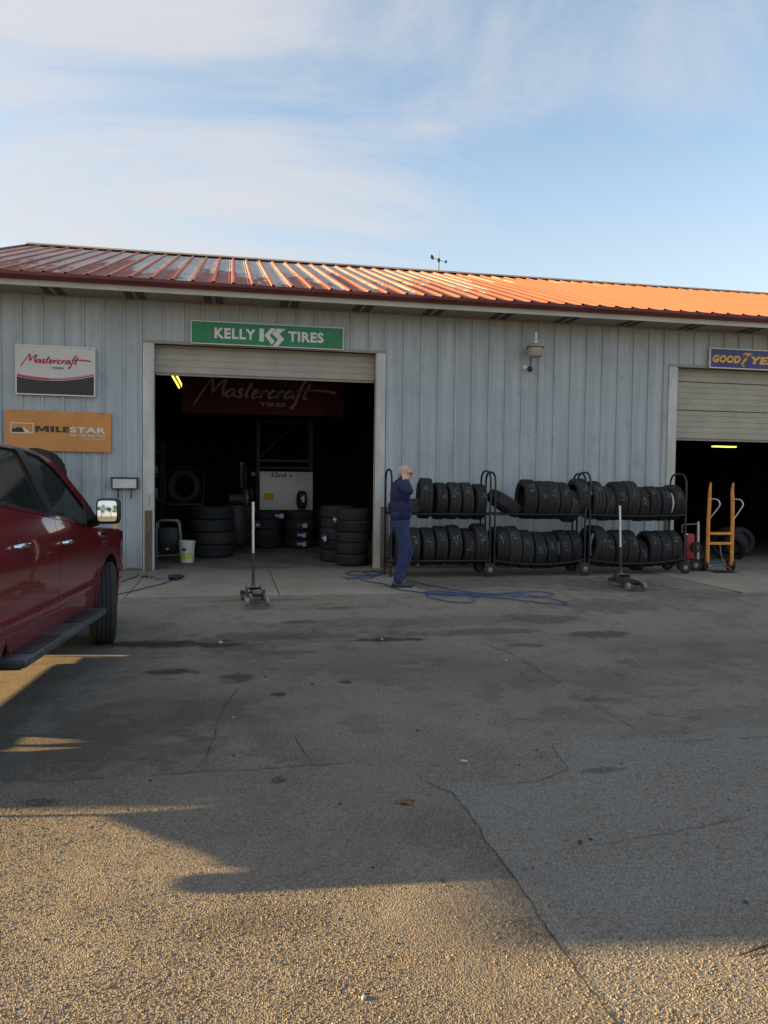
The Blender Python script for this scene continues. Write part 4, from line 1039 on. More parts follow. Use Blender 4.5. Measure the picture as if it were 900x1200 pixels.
bigm = tire_mesh(.40, .24, .23, 1, 64, 'truck_tire'); bigm.materials.append(MATS['rubber'])
for k in range(4):
    obj('truck_tire', bigm, None, None, (-.36+.02*math.sin(k*2), 2.2, .02+.122+k*.235), (0, R(90), k), label='%s large tire up in the dark stack behind the bucket' % ORD[k], cat='tire', group='large tires stacked behind the bucket')
# bucket
t = thing('bucket', 'white plastic bucket with yellow and blue label inside the left door', 'bucket', (-.77, 1.15, .01))
obj('shell', MB().lathe([(0,0),(.115,0),(.118,.01),(.14,.36),(.148,.362),(.148,.385),(.135,.385),(.112,.02),(0,.02)], 28), 'bucket_white', t)
def band(z0, z1, a0, a1, mat, nm):
    vs = []; fs = []; n = 10
    for i in range(n+1):
        a = a0+(a1-a0)*i/n
        for z in (z0, z1):
            r_ = .118+.022*(z-.01)/.35+.0015; vs.append((r_*math.cos(a), r_*math.sin(a), z))
        if i: fs.append((2*i-2, 2*i, 2*i+1, 2*i-1))
    me = bpy.data.meshes.new(nm); me.from_pydata(vs, [], fs); obj(nm, me, mat, t)
band(.07, .17, R(-160), R(-95), 'bucket_yellow', 'label_patch'); band(.07, .18, R(-85), R(-35), 'bucket_yellow', 'label_patch'); band(.21, .26, R(-125), R(-95), 'label_blue', 'label_patch')
for z in (.30, .33): obj('rib', MB().lathe([(.137,z),(.145,z+.004),(.138,z+.008)], 28), 'bucket_white', t)
obj('bail', MB().tube([(.148*math.cos(a), -.02-.148*abs(math.sin(a))*.3, .36-.10*math.sin(a)) for a in [math.pi*i/10 for i in range(11)]], .003, 5), 'grey_steel', t)
# wire cart
t = thing('tube_cart', 'low grey tubular cart just inside the left door jamb', 'cart', (-1.08, 1.7, .01))
for y in (-.2, .15):
    obj('side_frame', MB().tube(bend([(-.24, y, .03), (-.24, y, .72), (.14, y, .72), (.2, y, .10), (-.24, y, .08)], .07), .014, 8), 'grey_steel', t)
for z in (.10, .70): obj('cross_bar', MB().cyl((.1, -.2, z), (.1, .15, z), .012, 8), 'grey_steel', t)
obj('load', MB().box((-.04, 0, .36), (.34, .28, .46), bev=.02), 'black_plastic', t)
obj('tag', MB().ball((-.06, -.16, .20), (.03, .01, .022)), 'sign_white', t)
# hoop rack with one tire facing the door
t = thing('hoop_rack', 'tall dark hoop rack behind the tubular cart', 'rack', (-.95, 3.9, .01))
for x_ in (-.42, .38): obj('hoop', MB().tube(bend([(x_-.05, 0, 0), (x_, 0, 1.62), (x_+.25 if x_ < 0 else x_-.25, 0, 1.72)], .2), .02, 8), 'black_frame', t)
obj('top_bar', MB().tube([(-.17, 0, 1.72), (.13, 0, 1.72)], .02, 8), 'black_frame', t)
for z in (.95, .3): obj('shelf', MB().box((-.02, 0, z), (.78, .4, .03)), 'black_frame', t)
tire(2, (-.98, 3.88, 1.32), (0, R(6), R(75)), 'tire facing the doorway on the tall hoop rack behind the cart', GI, False, 1.05)
t = thing('tire_changer', 'dark tire changing machine deep inside the left doorway', 'machine', (.25, 5.6, .01), (0, 0, R(-10)))
obj('cabinet', MB().box((0, 0, .45), (.7, .7, .9), bev=.04), 'dark_steel', t)
obj('turntable', MB().lathe([(0,.98),(.28,.98),(.30,.95),(.1,.92),(.1,.88),(0,.88)], 24), 'grey_steel', t)
obj('column', MB().box((0, .32, 1.25), (.14, .14, 1.2), bev=.02), 'dark_steel', t)
obj('swing_arm', MB().box((0, .1, 1.85), (.1, .5, .1), bev=.02).cyl((0, -.12, 1.3), (0, -.12, 1.88), .025, 10), 'grey_steel', t)
obj('gauge', MB().lathe([(0,-.02),(.05,-.02),(.055,0),(0,0)], 14, 'y', (.22, .24, 1.62)), 'sign_white', t)
obj('bead_tool', MB().tube([(.38, 0, .3), (.42, -.05, .9), (.40, -.1, 1.1)], .02, 8), 'dark_steel', t)
t = thing('spring_strut', 'small coil spring strut standing left of the whiteboard', 'strut', (.45, 4.5, .95))
obj('rod', MB().cyl((0,0,-.05),(0,0,.35), .012, 8), 'grey_steel', t)
obj('coil', MB().tube([(.045*math.cos(a*.7), .045*math.sin(a*.7), .3*a/50) for a in range(51)], .009, 6), 'grey_steel', t)
obj('pedestal', MB().box((0,0,-.5), (.22,.22,.9), bev=.01), 'dark_steel', t)
# shelving and clutter along the back of the left bay
t = thing('storage_shelf', 'dark shelving with boxes deep at the left of the left bay', 'shelf', (-2.6, 7.2, .01), (0, 0, R(12)))
for x_ in (-.9, .9):
    for y in (-.25, .25): obj('upright', MB().box((x_, y, 1.2), (.05, .05, 2.4)), 'dark_steel', t)
for z in (.35, .95, 1.55, 2.15): obj('shelf_board', MB().box((0, 0, z), (1.85, .55, .03)), 'kick_wood', t)
bx = random.Random(21)
for z, nm in ((.95, 'second'), (1.55, 'third'), (2.15, 'top')):
    for q in range(4):
        o_ = obj('carton', MB().box((0, 0, .14), (.3, .32, .2+.08*bx.random()), bev=.006), bx.choice(('kick_wood', 'grey_steel', 'caster_grey', 'dark_steel')), None, (-2.6-.66*math.cos(R(12))+q*.42, 7.2-.14+q*.09, z+.035), (0, 0, R(12)), label='%s carton from the left on the %s shelf deep inside the bay' % (ORD[q], nm), cat='box', group='cartons on the dim shelving')
t = thing('air_compressor', 'dark upright air compressor beside the stacked large tires', 'compressor', (.12, 3.4, .01))
obj('tank', MB().lathe([(0,.12),(.16,.14),(.22,.24),(.22,.85),(.16,.95),(0,.97)], 22), 'dark_steel', t)
obj('motor', MB().cyl((-.16, 0, 1.08), (.14, 0, 1.08), .11, 16), 'dark_steel', t)
obj('belt_guard', MB().lathe([(0,-.03),(.17,-.03),(.18,0),(.17,.03),(0,.03)], 20, 'x', (.2, 0, 1.1)), 'grey_steel', t)
for k in range(3): obj('leg', MB().cyl((.15*math.cos(k*2.1), .15*math.sin(k*2.1), .2), (.2*math.cos(k*2.1), .2*math.sin(k*2.1), 0), .018, 6), 'dark_steel', t)
# lit tubes
def fluo(loc, rot, L_, label):
    t = thing('fluorescent_light', label, 'light', loc, rot)
    obj('housing', MB().box((0, 0, .04), (L_, .14, .05), bev=.008), 'dark_steel', t)
    for s in (-1, 1):
        obj('tube', MB().cyl((-L_/2+.03, s*.045, 0), (L_/2-.03, s*.045, 0), .019, 10), 'tube_glow', t)
    for s in (-1, 1): obj('hanger', MB().cyl((s*L_*.35, 0, .06), (s*L_*.35, 0, 4.2-loc[2]), .004, 5), 'dark_steel', t)
fluo((-1.16, 4.6, 3.62), (0, 0, R(90)), 2.4, 'lit yellow tube light high inside the left doorway')
fluo((12.55, 5.0, 2.50), (0, 0, R(3)), .72, 'lit yellow tube light inside the right doorway')

# ------------------------------------------------------------------ litter on the lot
def leaf(loc, rz, label, s=.05):
    mb = MB(); pts = []
    n = 14
    for i in range(n):
        a = 2*math.pi*i/n; r_ = s*(1+.45*math.cos(5*a))*(.8+.2*math.sin(a*3)); pts.append((r_*math.cos(a), r_*math.sin(a)*.8, .012*abs(math.sin(a*2))+.003))
    mb.add([(0, 0, .004)]+pts, [(0, i+1, (i+1) % n+1) for i in range(n)])
    t = obj('leaf', mb, 'leaf_brown', None, loc, (0, 0, rz), label=label, cat='leaf')
    obj('leaf_stem', MB().tube([(s*.8, 0, .004), (s*1.5, .01, .012)], .0018, 5), 'leaf_brown', t)
leaf((.84, -9.30, gh(.84, -9.3)), .3, 'dry brown leaf on the shaded asphalt near the long joint')

def pebble(x_, y_, s, mat, label, cat='stone', nm='pebble'):
    rnd = random.Random(int(x_*999)); mb = MB().ball((0, 0, 0), (s*.8, s*.5, s*.3), 8)
    mb.v = [(a*(1+rnd.uniform(-.2, .2)), b*(1+rnd.uniform(-.2, .2)), c*(1+rnd.uniform(-.15, .15))) for a, b, c in mb.v]
    obj(nm, mb, mat, None, (x_, y_, gh(x_, y_)+s*.25), (0, 0, rnd.random()*3), label=label, cat=cat)
pebble(.40, -10.67, .016, 'litter_white', 'white pebble on the sunlit gravel at the bottom of the picture')
pebble(1.29, -8.82, .030, 'litter_white', 'crumpled white scrap on the shaded asphalt beside the patch', 'litter', 'paper_scrap')
pebble(-.1, -5.18, .05, 'litter_white', 'pale scrap in the dark wet stain beside the truck wheel', 'litter', 'paper_scrap')
pebble(.20, -6.05, .02, 'litter_white', 'tiny white scrap on the asphalt left of the centre', 'litter', 'paper_scrap')
pebble(.02, -7.75, .014, 'litter_white', 'tiny white scrap near the end of the truck shadow', 'litter', 'paper_scrap')
pebble(2.45, -6.35, .025, 'litter_white', 'small pale scrap on the asphalt right of the centre', 'litter', 'paper_scrap')
pebble(.63, -6.95, .02, 'crack_fill', 'small dark lump of rubber on the asphalt', 'litter', 'rubber_scrap')
pebble(.25, -8.93, .010, 'crack_fill', 'tiny dark crumb below the long joint', 'litter', 'rubber_scrap')
pebble(.82, -10.05, .012, 'crack_fill', 'tiny dark crumb at the edge of the truck shadow', 'litter', 'rubber_scrap')
pebble(1.50, -9.84, .022, 'crack_fill', 'dark scrap of rubber on the coarse grey patch', 'litter', 'rubber_scrap')
pebble(1.56, -9.82, .014, 'crack_fill', 'small dark crumb beside the rubber scrap on the grey patch', 'litter', 'rubber_scrap')
pebble(1.53, -5.2, .03, 'litter_white', 'pale pebble in the dark puddle stain before the man', 'stone')
obj('stick', MB().tube([(1.66, -10.69, gh(1.7,-10.7)+.006), (1.74, -10.675, gh(1.7,-10.7)+.012), (1.84, -10.66, gh(1.8,-10.7)+.018)], [.002, .004, .005], 6), 'crack_fill', label='thin dark stick on the sunlit gravel at the right edge', cat='stick')

# ------------------------------------------------------------------ the man
def remesh(mb, name, vox, mat, parent, sm=6, dec=None, **kw):
    me = bpy.data.meshes.new(name); me.from_pydata(mb.v, [], mb.f)
    bm = bmesh.new(); bm.from_mesh(me); bmesh.ops.recalc_face_normals(bm, faces=bm.faces); bm.to_mesh(me); bm.free()
    o = bpy.data.objects.new(name, me); COL.objects.link(o)
    m_ = o.modifiers.new('r', 'REMESH'); m_.mode = 'VOXEL'; m_.voxel_size = vox
    s_ = o.modifiers.new('s', 'SMOOTH'); s_.factor = .5; s_.iterations = sm
    dg = bpy.context.evaluated_depsgraph_get(); dg.update()
    me2 = bpy.data.meshes.new_from_object(o.evaluated_get(dg)); o.modifiers.clear(); o.data = me2; me2.name = name
    smooth(me2, 180); me2.materials.clear(); me2.materials.append(MATS[mat])
    o.parent = parent
    return tag(o, **kw)
def limb(mb, pts, rads, n=12, flat=1.0):
    """tapered rounded chain"""
    P = []; RR = []
    for i in range(len(pts)-1):
        a, b = Vector(pts[i]), Vector(pts[i+1])
        for k in range(4):
            t_ = k/4; P.append(a.lerp(b, t_)); RR.append(rads[i]*(1-t_)+rads[i+1]*t_)
    P.append(Vector(pts[-1])); RR.append(rads[-1])
    mb.tube(P, RR, n)
    for p, r_ in zip(pts, rads): mb.ball(p, r_*.99, n)
    return mb
man = thing('person', 'man in navy sweatshirt and jeans, hand raised to his face beside the left rack', 'person', (2.36, -2.30, .005))
# joints (he faces +X, his right side is towards the camera)
hipR, kneeR, ankR = (-.01, -.095, .90), (.02, -.10, .49), (-.055, -.10, .095)
hipL, kneeL, ankL = (.015, .095, .90), (.13, .09, .50), (.015, .09, .095)
shR, elR, wrR = (-.045, -.185, 1.44), (.005, -.43, 1.365), (.005, -.205, 1.505)
shL, elL, wrL = (-.03, .185, 1.42), (-.06, .235, 1.14), (-.02, .22, .90)
HC = Vector((.05, -.01, 1.60))
b_ = MB()
limb(b_, [hipR, kneeR, ankR], [.075, .050, .036]); limb(b_, [hipL, kneeL, ankL], [.075, .050, .036])
limb(b_, [ankR, (.07, -.10, .042)], [.034, .022]); limb(b_, [ankL, (.14, .09, .042)], [.034, .022])
b_.ball((0, 0, .94), (.10, .12, .11)); b_.ball((-.005, 0, 1.12), (.115, .15, .18)); b_.ball((-.01, 0, 1.32), (.115, .175, .16))
limb(b_, [(-.015, 0, 1.42), (.025, -.005, 1.53)], [.068, .056])
limb(b_, [shR, elR, wrR], [.05, .042, .029]); limb(b_, [shL, elL, wrL], [.05, .042, .029])
# head: skull, jaw, brow, nose, mouth, chin, ears (turned a little to the camera)
hm = Matrix.Translation(HC) @ Matrix.Rotation(R(-34), 4, 'Z') @ Matrix.Rotation(R(4), 4, 'Y')
h_ = MB()
h_.ball((-.012, 0, .028), (.096, .076, .088), 20); h_.ball((.030, 0, -.040), (.058, .056, .068), 16); h_.ball((.058, 0, -.082), (.026, .030, .022), 12)
h_.ball((.068, 0, .020), (.022, .055, .014), 12); h_.tube([(.078, 0, .015), (.094, 0, -.008), (.108, 0, -.030)], [.009, .011, .015], 10); h_.ball((.106, 0, -.030), (.016, .017, .012), 10)
h_.ball((.083, 0, -.056), (.012, .024, .007), 10); h_.ball((.080, 0, -.066), (.012, .020, .007), 10)
for s in (-1, 1):
    h_.ball((.050, s*.040, -.022), (.030, .022, .024), 10); h_.ball((-.012, s*.077, -.008), (.018, .009, .030), 10)
h_.tube([(-.02, 0, -.03), (-.035, 0, -.10)], [.055, .056], 12)
h_.xf(hm); b_.add(h_.v, h_.f)
# right hand at his cheek: palm, four bent fingers and a thumb leaving the side of the palm
W0 = Vector(wrR); pd = Vector((.0, .060, .085)).normalized(); sd = Vector((.95, .25, .1)); sd = (sd-pd*sd.dot(pd)).normalized(); nd = pd.cross(sd)
def hp(a, b, c): return W0+pd*a+sd*b+nd*c
for q in (-.028, -.010, .010, .028): limb(b_, [hp(.005, q*.7, 0), hp(.085, q, 0)], [.017, .0125], 8)
for q, ln in ((-.029, .062), (-.010, .075), (.010, .080), (.029, .070)):
    limb(b_, [hp(.085, q, 0), hp(.085+ln*.45, q*1.05, -.006), hp(.085+ln*.78, q*1.05, -.022), hp(.085+ln*.95, q*1.05, -.038)], [.0098, .0092, .0084, .0072], 8)
limb(b_, [hp(.025, .022, -.004), hp(.055, .052, -.012), hp(.085, .064, -.024)], [.014, .0108, .0085], 8)
# left hand, relaxed
W1 = Vector(wrL); pd = Vector((.35, -.05, -.93)).normalized(); sd = Vector((.9, 0, .3)); sd = (sd-pd*sd.dot(pd)).normalized(); nd = pd.cross(sd)
for q in (-.028, -.010, .010, .028): limb(b_, [W1+pd*.005+sd*q*.7, W1+pd*.085+sd*q], [.017, .0125], 8)
for q, ln in ((-.029, .060), (-.010, .072), (.010, .078), (.029, .068)):
    c_ = -1; limb(b_, [W1+pd*.085+sd*q, W1+pd*(.085+ln*.5)+sd*q+nd*.008*c_, W1+pd*(.085+ln*.9)+sd*q+nd*.028*c_], [.0098, .009, .0075], 8)
limb(b_, [W1+pd*.025+sd*.022, W1+pd*.06+sd*.05, W1+pd*.095+sd*.055], [.014, .0108, .0085], 8)
remesh(b_, 'body', .0055, 'skin', man, 3)
# sweatshirt
c_ = MB()
c_.ball((-.012, 0, 1.02), (.152, .185, .10), 18); c_.ball((-.012, 0, 1.15), (.155, .185, .17), 18); c_.ball((-.018, 0, 1.31), (.145, .20, .17), 18)
c_.tube([(-.01, 0, .945), (-.01, 0, .985), (-.012, 0, 1.03)], [.138, .150, .152], 18)
limb(c_, [(-.02, -.12, 1.45), shR, elR, (.006, -.25, 1.48)], [.075, .083, .066, .050]); limb(c_, [(-.02, .12, 1.45), shL, elL, (-.03, .222, .94)], [.075, .08, .064, .05])
limb(c_, [(-.02, 0, 1.40), (.012, -.003, 1.505)], [.105, .074])
c_.tube([(.012, 0, 1.49), (.020, 0, 1.53)], [.076, .070], 16)
rnd = random.Random(4)
for k in range(26):     # folds
    a = rnd.uniform(-2.6, .4); z = rnd.choice((rnd.uniform(.97, 1.1), rnd.uniform(1.0, 1.38))); r_ = .145
    p = Vector((r_*math.cos(a), r_*1.22*math.sin(a), z)); c_.tube([p, p+Vector((rnd.uniform(-.03, .03), rnd.uniform(-.03, .03), rnd.uniform(.04, .11)))], [.017, .010], 6)
for k in range(8):
    t_ = rnd.random(); p = Vector(shR).lerp(Vector(elR), t_); c_.tube([p+Vector((-.06, 0, .0)), p+Vector((0, -.03, -.06)), p+Vector((.05, 0, .01))], .022, 6)
remesh(c_, 'sweatshirt', .009, 'navy_cloth', man, 2)
# jeans
j_ = MB()
j_.ball((-.005, 0, .90), (.128, .178, .10), 18); j_.tube([(-.006, 0, .90), (-.008, 0, .985)], [.135, .132], 18)
limb(j_, [(-.01, -.09, .87), (.02, -.10, .66), kneeR, (-.02, -.10, .28), (-.05, -.10, .11)], [.108, .088, .078, .070, .076])
limb(j_, [(.0, .09, .87), (.075, .09, .68), kneeL, (.075, .09, .28), (.02, .09, .12)], [.108, .088, .078, .070, .076])
for k in range(34):
    side = rnd.choice((-1, 1)); z = rnd.choice((rnd.uniform(.12, .25), rnd.uniform(.42, .6), rnd.uniform(.7, .86)))
    K = (hipR, kneeR, ankR) if side < 0 else (hipL, kneeL, ankL)
    q = Vector(K[0]).lerp(Vector(K[1]), (K[0][2]-z)/(K[0][2]-K[1][2])) if z > .49 else Vector(K[1]).lerp(Vector(K[2]), (K[1][2]-z)/(K[1][2]-K[2][2]))
    rr_ = .07+.03*max(0, z-.5); a = rnd.uniform(-3.14, .3)
    p = q+Vector((rr_*math.cos(a), rr_*math.sin(a), 0)); a2 = a+rnd.uniform(.4, .9)
    p2 = q+Vector((rr_*math.cos(a2), rr_*math.sin(a2), rnd.uniform(-.05, .05))); j_.tube([p, (p+p2)/2+Vector((.0, -.012, 0)), p2], .014, 6)
jo = remesh(j_, 'jeans', .009, 'denim', man, 2)
obj('belt', MB().lathe([(.137,.962),(.141,.966),(.141,.984),(.137,.988)], 28, 'z', (-.008, 0, 0)), 'boot_leather', man)
for (ax, ay, az), nm in ((ankR, 'R'), (ankL, 'L')):
    s_ = MB(); s_.ball((ax-.03, ay, .050), (.062, .045, .048), 14); s_.tube([(ax-.02, ay, .045), (ax+.08, ay, .042), (ax+.165, ay, .036)], [.046, .044, .034], 14); s_.ball((ax+.165, ay, .038), (.052, .045, .034), 14)
    s_.tube([(ax, ay, .06), (ax-.005, ay, .15)], [.048, .050], 14)
    sh_ = remesh(s_, 'shoe', .006, 'boot_leather', man, 4)
    obj('sole', MB().prism([(ax-.09,.004),(ax-.095,.024),(ax+.215,.024),(ax+.20,.006),(ax+.03,.010),(ax-.0,.004)], ay-.044, ay+.044), 'black_plastic', sh_)
g_ = MB()
g_.ball((-.020, 0, .034), (.094, .081, .088), 22)
hv = []; 
hair = MB()
for i in range(260):          # short white tufts round the back and sides, thin on top
    a = rnd.uniform(1.15, 5.13); el = rnd.uniform(-.5, 1.2)
    if abs(a-3.14) > 1.15 and not (.12 < el < .8): continue
    if el > .75 and rnd.random() < .6: continue
    p = Vector((-.014+.096*math.cos(a)*math.cos(el), .077*math.sin(a)*math.cos(el), .026+.090*math.sin(el)))
    n_ = Vector((math.cos(a)*math.cos(el), math.sin(a)*math.cos(el), math.sin(el)))
    hair.tube([p-n_*.004, p+n_*.007+Vector((-.006, 0, -.008))], [.009, .004], 5)
hair.xf(hm); obj('hair', hair, 'hair_white', man)
eb = MB()
for s in (-1, 1): eb.tube([(.079, s*.018, .028), (.080, s*.032, .031), (.066, s*.052, .024)], .0045, 5)
eb.xf(hm); obj('eyebrows', eb, 'hair_white', man)
gl = thing('glasses', None, None); gl.parent = man
fr = MB()
for s in (-1, 1):
    fr.tube([(.098-.012*abs(math.sin(a))*0-.006*abs(s), s*.034+.026*math.cos(a), .006+.019*math.sin(a)) for a in [2*math.pi*i/18 for i in range(18)]], .0026, 6, closed=True)
    fr.tube([(.092, s*.060, .010), (.04, s*.080, .012), (-.02, s*.082, .005), (-.03, s*.080, -.015)], .0022, 6)
fr.tube([(.092, -.009, .010), (.102, 0, .014), (.092, .009, .010)], .0024, 6)
fr.xf(hm); obj('frame', fr, 'black_plastic', gl)
for s in (-1, 1):
    ln = MB().lathe([(0,-.001),(.0255,-.001),(.0255,.001),(0,.001)], 18, 'x', (.092, s*.034, .006)); ln.xf(hm)
    obj('lens', ln, 'lens_amber' if 'lens_amber' in MATS else 'orange_paint', gl)
    ey = MB().ball((.074, s*.034, .004), .0115, 10); ey.xf(hm); obj('eye', ey, 'sign_white2', man)

# ------------------------------------------------------------------ the red pickup truck
truck = thing('pickup_truck', 'dark red crew cab pickup truck with chrome handles parked facing the shop', 'truck', (-2.17, -4.95, -.128), (R(-.95), 0, -R(3.9)))
XK = [(.30,.955),(.40,.985),(.50,1.0),(.60,1.004),(.655,1.016),(.70,1.004),(.85,1.012),(1.0,1.016),(1.10,1.010),(1.22,.988),(1.32,.962),(1.45,.905),(1.60,.838),(1.72,.782),(1.80,.735),(1.86,.66)]
def xside(y, z):
    for (a, xa), (b, xb) in zip(XK, XK[1:]):
        if z <= b: v_ = xa+(xb-xa)*max(0, (z-a))/(b-a); break
    else: v_ = XK[-1][1]
    if y > .1: v_ -= .075*((y-.1)/.85)**2.2
    return v_
def arc(cx, cz, r_, a0, a1, n=16): return [(cx+r_*math.cos(R(a0+(a1-a0)*i/n)), cz+r_*math.sin(R(a0+(a1-a0)*i/n))) for i in range(n+1)]
def sidepanel(name, outline, mat, parent, sgn=1, holes=(), off=0.0, thick=.018, step=.055, **kw):
    """a body panel cut from the side outline (y,z), curved to the body section, with folded edges"""
    bm = bmesh.new(); E_ = []
    for lp in [outline]+list(holes):
        vs_ = [bm.verts.new((0, a, b)) for a, b in lp]
        for i in range(len(vs_)): E_.append(bm.edges.new((vs_[i], vs_[(i+1) % len(vs_)])))
    bmesh.ops.triangle_fill(bm, use_beauty=True, use_dissolve=False, edges=E_)
    zs = [v.co.z for v in bm.verts]; ys = [v.co.y for v in bm.verts]
    cuts = sorted(set([round(min(zs)+step*i, 4) for i in range(1, int((max(zs)-min(zs))/step)+1)]+[.60, .655, .70, 1.10]))
    for z in cuts:
        if min(zs) < z < max(zs): bmesh.ops.bisect_plane(bm, geom=bm.verts[:]+bm.edges[:]+bm.faces[:], plane_co=(0, 0, z), plane_no=(0, 0, 1))
    y = min(ys)+.12
    while y < max(ys):
        bmesh.ops.bisect_plane(bm, geom=bm.verts[:]+bm.edges[:]+bm.faces[:], plane_co=(0, y, 0), plane_no=(0, 1, 0)); y += .12
    if thick:
        ex = bmesh.ops.extrude_face_region(bm, geom=bm.faces[:])
        back = [v for v in ex['geom'] if isinstance(v, bmesh.types.BMVert)]
        bs = set(back)
        for v in bm.verts: v.co.x = sgn*(xside(v.co.y, v.co.z)+off-(thick if v in bs else 0))
    else:
        for v in bm.verts: v.co.x = sgn*(xside(v.co.y, v.co.z)+off)
    bmesh.ops.recalc_face_normals(bm, faces=bm.faces)
    me = bpy.data.meshes.new(name); bm.to_mesh(me); bm.free(); smooth(me, 32)
    return obj(name, me, mat, parent, **kw)
def grid(name, f_, nu, nv, mat, parent, thick=0, angle=50):
    v = []; f = []
    for j in range(nv+1):
        for i in range(nu+1): v.append(f_(i/nu, j/nv))
    for j in range(nv):
        for i in range(nu): f.append((j*(nu+1)+i, j*(nu+1)+i+1, (j+1)*(nu+1)+i+1, (j+1)*(nu+1)+i))
    me = bpy.data.meshes.new(name); me.from_pydata(v, [], f); smooth(me, angle)
    return obj(name, me, mat, parent)
def belt(y): return 1.160+(-y-.6)*.108 if y < -.6 else 1.160
RA = -3.42      # rear axle
for sgn in (1, -1):
    g = .004
    fd = sidepanel('front_door', [(-1.725+g,.44),(-.62,.44),(-.555,.62),(-.555,belt(-.6)),(-1.15,belt(-1.15)),(-1.725+g,belt(-1.725))], 'truck_paint', truck, sgn)
    rd = sidepanel('rear_door', [(-2.73,.44),(-1.725-g,.44),(-1.725-g,belt(-1.725)),(-2.4,belt(-2.4)),(-2.82+g,belt(-2.82)),(-2.82+g,.56)], 'truck_paint', truck, sgn)
    ft = [( .43,.40)]
    fe = arc(0, .40, .485, 4, 176, 22)[::-1]
    sidepanel('front_fender', [(-.545,.46),(-.485,.46)]+[p for p in fe]+[(.80,.46),(.88,.60),(.90,.98),(.80,1.06),(.3,1.115),(-.3,1.145),(-.545,1.158)], 'truck_paint', truck, sgn)
    re = arc(RA, .42, .49, 4, 176, 22)[::-1]
    bd = [(-4.44,.77),(RA-.47,.62)]+[p for p in re]+[(-2.828,.58),(-2.828,1.385),(-4.44,1.41)]
    sidepanel('bed_side', bd, 'truck_paint', truck, sgn, off=.004)
    sidepanel('rocker', [(-2.70,.422),(-.50,.415),(-.50,.437),(-2.72,.437)], 'truck_paint', truck, sgn, off=-.012)
    # greenhouse: painted frame with the two door windows cut out
    rail = [(-2.84,1.40),(-2.84,1.785),(-2.6,1.815),(-2.2,1.83),(-1.8,1.828),(-1.40,1.812),(-1.10,1.757),(-.84,1.61),(-.59,1.41),(-.36,1.178)]
    low = [(y, belt(y)+.006) for y in (-.62,-.9,-1.2,-1.5,-1.72,-2.0,-2.4,-2.82)]
    winR = [(-2.72,1.425),(-1.845,1.335),(-1.855,1.793),(-2.2,1.799),(-2.54,1.786),(-2.67,1.71)]
    winF = [(-1.675,1.315),(-1.12,1.255),(-1.03,1.215),(-.62,1.195),(-.775,1.378),(-.97,1.545),(-1.17,1.686),(-1.37,1.765),(-1.68,1.795)]
    sidepanel('cab_frame', rail+low, 'truck_paint', truck, sgn, [winR, winF], thick=.03)
    sidepanel('window_glass', winR, 'glass', rd, sgn, off=-.016, thick=0)
    sidepanel('window_glass', winF, 'clear_glass', fd, sgn, off=-.016, thick=0)
    # black window surrounds and pillar
    def ring(w_, k):
        c0 = (sum(p[0] for p in w_)/len(w_), sum(p[1] for p in w_)/len(w_))
        return [(p[0]+(p[0]-c0[0])*k, p[1]+(p[1]-c0[1])*k*1.6) for p in w_]
    sidepanel('window_trim', ring(winR, .030), 'truck_trim', rd, sgn, [winR], off=.003, thick=.02)
    sidepanel('window_trim', ring(winF, .030), 'truck_trim', fd, sgn, [winF], off=.003, thick=.02)
    sidepanel('pillar_trim', [(-1.845,1.31),(-1.676,1.292),(-1.682,1.812),(-1.855,1.812)], 'truck_trim', truck, sgn, off=.0045, thick=.02)
    sidepanel('sail_panel', [(-.86,1.198),(-.60,1.175),(-.42,1.185),(-.56,1.31),(-.72,1.42)], 'truck_trim', truck, sgn, off=.008, thick=.02)
    # handles
    for y, z, par in ((-1.54, 1.095, fd), (-2.58, 1.135, rd)):
        X_ = sgn*(xside(y, z)+.032)
        hd = obj('door_handle', MB().tube([(X_-sgn*.030, y-.125, z), (X_-sgn*.004, y-.095, z), (X_, y, z+.004), (X_-sgn*.004, y+.095, z), (X_-sgn*.030, y+.125, z)], [.012,.017,.019,.017,.012], 12), 'chrome', par)
        obj('handle_cup', MB().lathe([(0,0),(.036,0),(.042,-.004),(0,-.004)], 18, 'x', (sgn*(xside(y, z)+.0075), y-.02, z)).xf(Matrix.Identity(4)), 'truck_trim', par)
    # badge on the fender
    obj('fender_badge', MB().box((sgn*(xside(-.36, 1.11)+.006), -.36, 1.10), (.012, .20, .05), (0, R(-6*sgn), 0), bev=.005), 'chrome', truck)
    # mirror
    mt_ = thing('side_mirror', None, None); mt_.parent = truck
    yy = -.93
    hs = MB().box((0,0,0), (.200, .11, .225), bev=.04); hs.xf(Matrix.Translation((sgn*1.195, yy+.01, 1.325)) @ Matrix.Rotation(R(9*sgn), 4, 'Z')); obj('housing', hs, 'truck_trim', mt_)
    gm = MB(); nn = 12
    for jj in range(nn+1):
        for ii in range(nn+1):
            a, b = 2*ii/nn-1, 2*jj/nn-1; a *= 1-.10*abs(b)**4; b *= 1-.10*abs(a)**4
            gm.v.append((a*.078, -.006+((a*.078)**2+(b*.089)**2)/2.4, b*.089))
    gm.f = [(jj*(nn+1)+ii, jj*(nn+1)+ii+1, (jj+1)*(nn+1)+ii+1, (jj+1)*(nn+1)+ii) for jj in range(nn) for ii in range(nn)]
    gm.xf(Matrix.Translation((sgn*1.195, yy-.049, 1.325)) @ Matrix.Rotation(R(9*sgn), 4, 'Z') @ Matrix.Rotation(R(-2.5), 4, 'X')); obj('mirror_glass', gm, 'mirror', mt_)
    obj('mirror_arm', MB().tube([(sgn*.965, -.70, 1.20), (sgn*1.04, -.80, 1.225), (sgn*1.13, -.90, 1.265)], [.045,.04,.045], 10), 'truck_trim', mt_)
    # running board
    rb = thing('running_board', None, None); rb.parent = truck
    obj('board', MB().box((sgn*1.055, -1.88, .44), (.20, 2.10, .05), bev=.012), 'board_grey', rb)
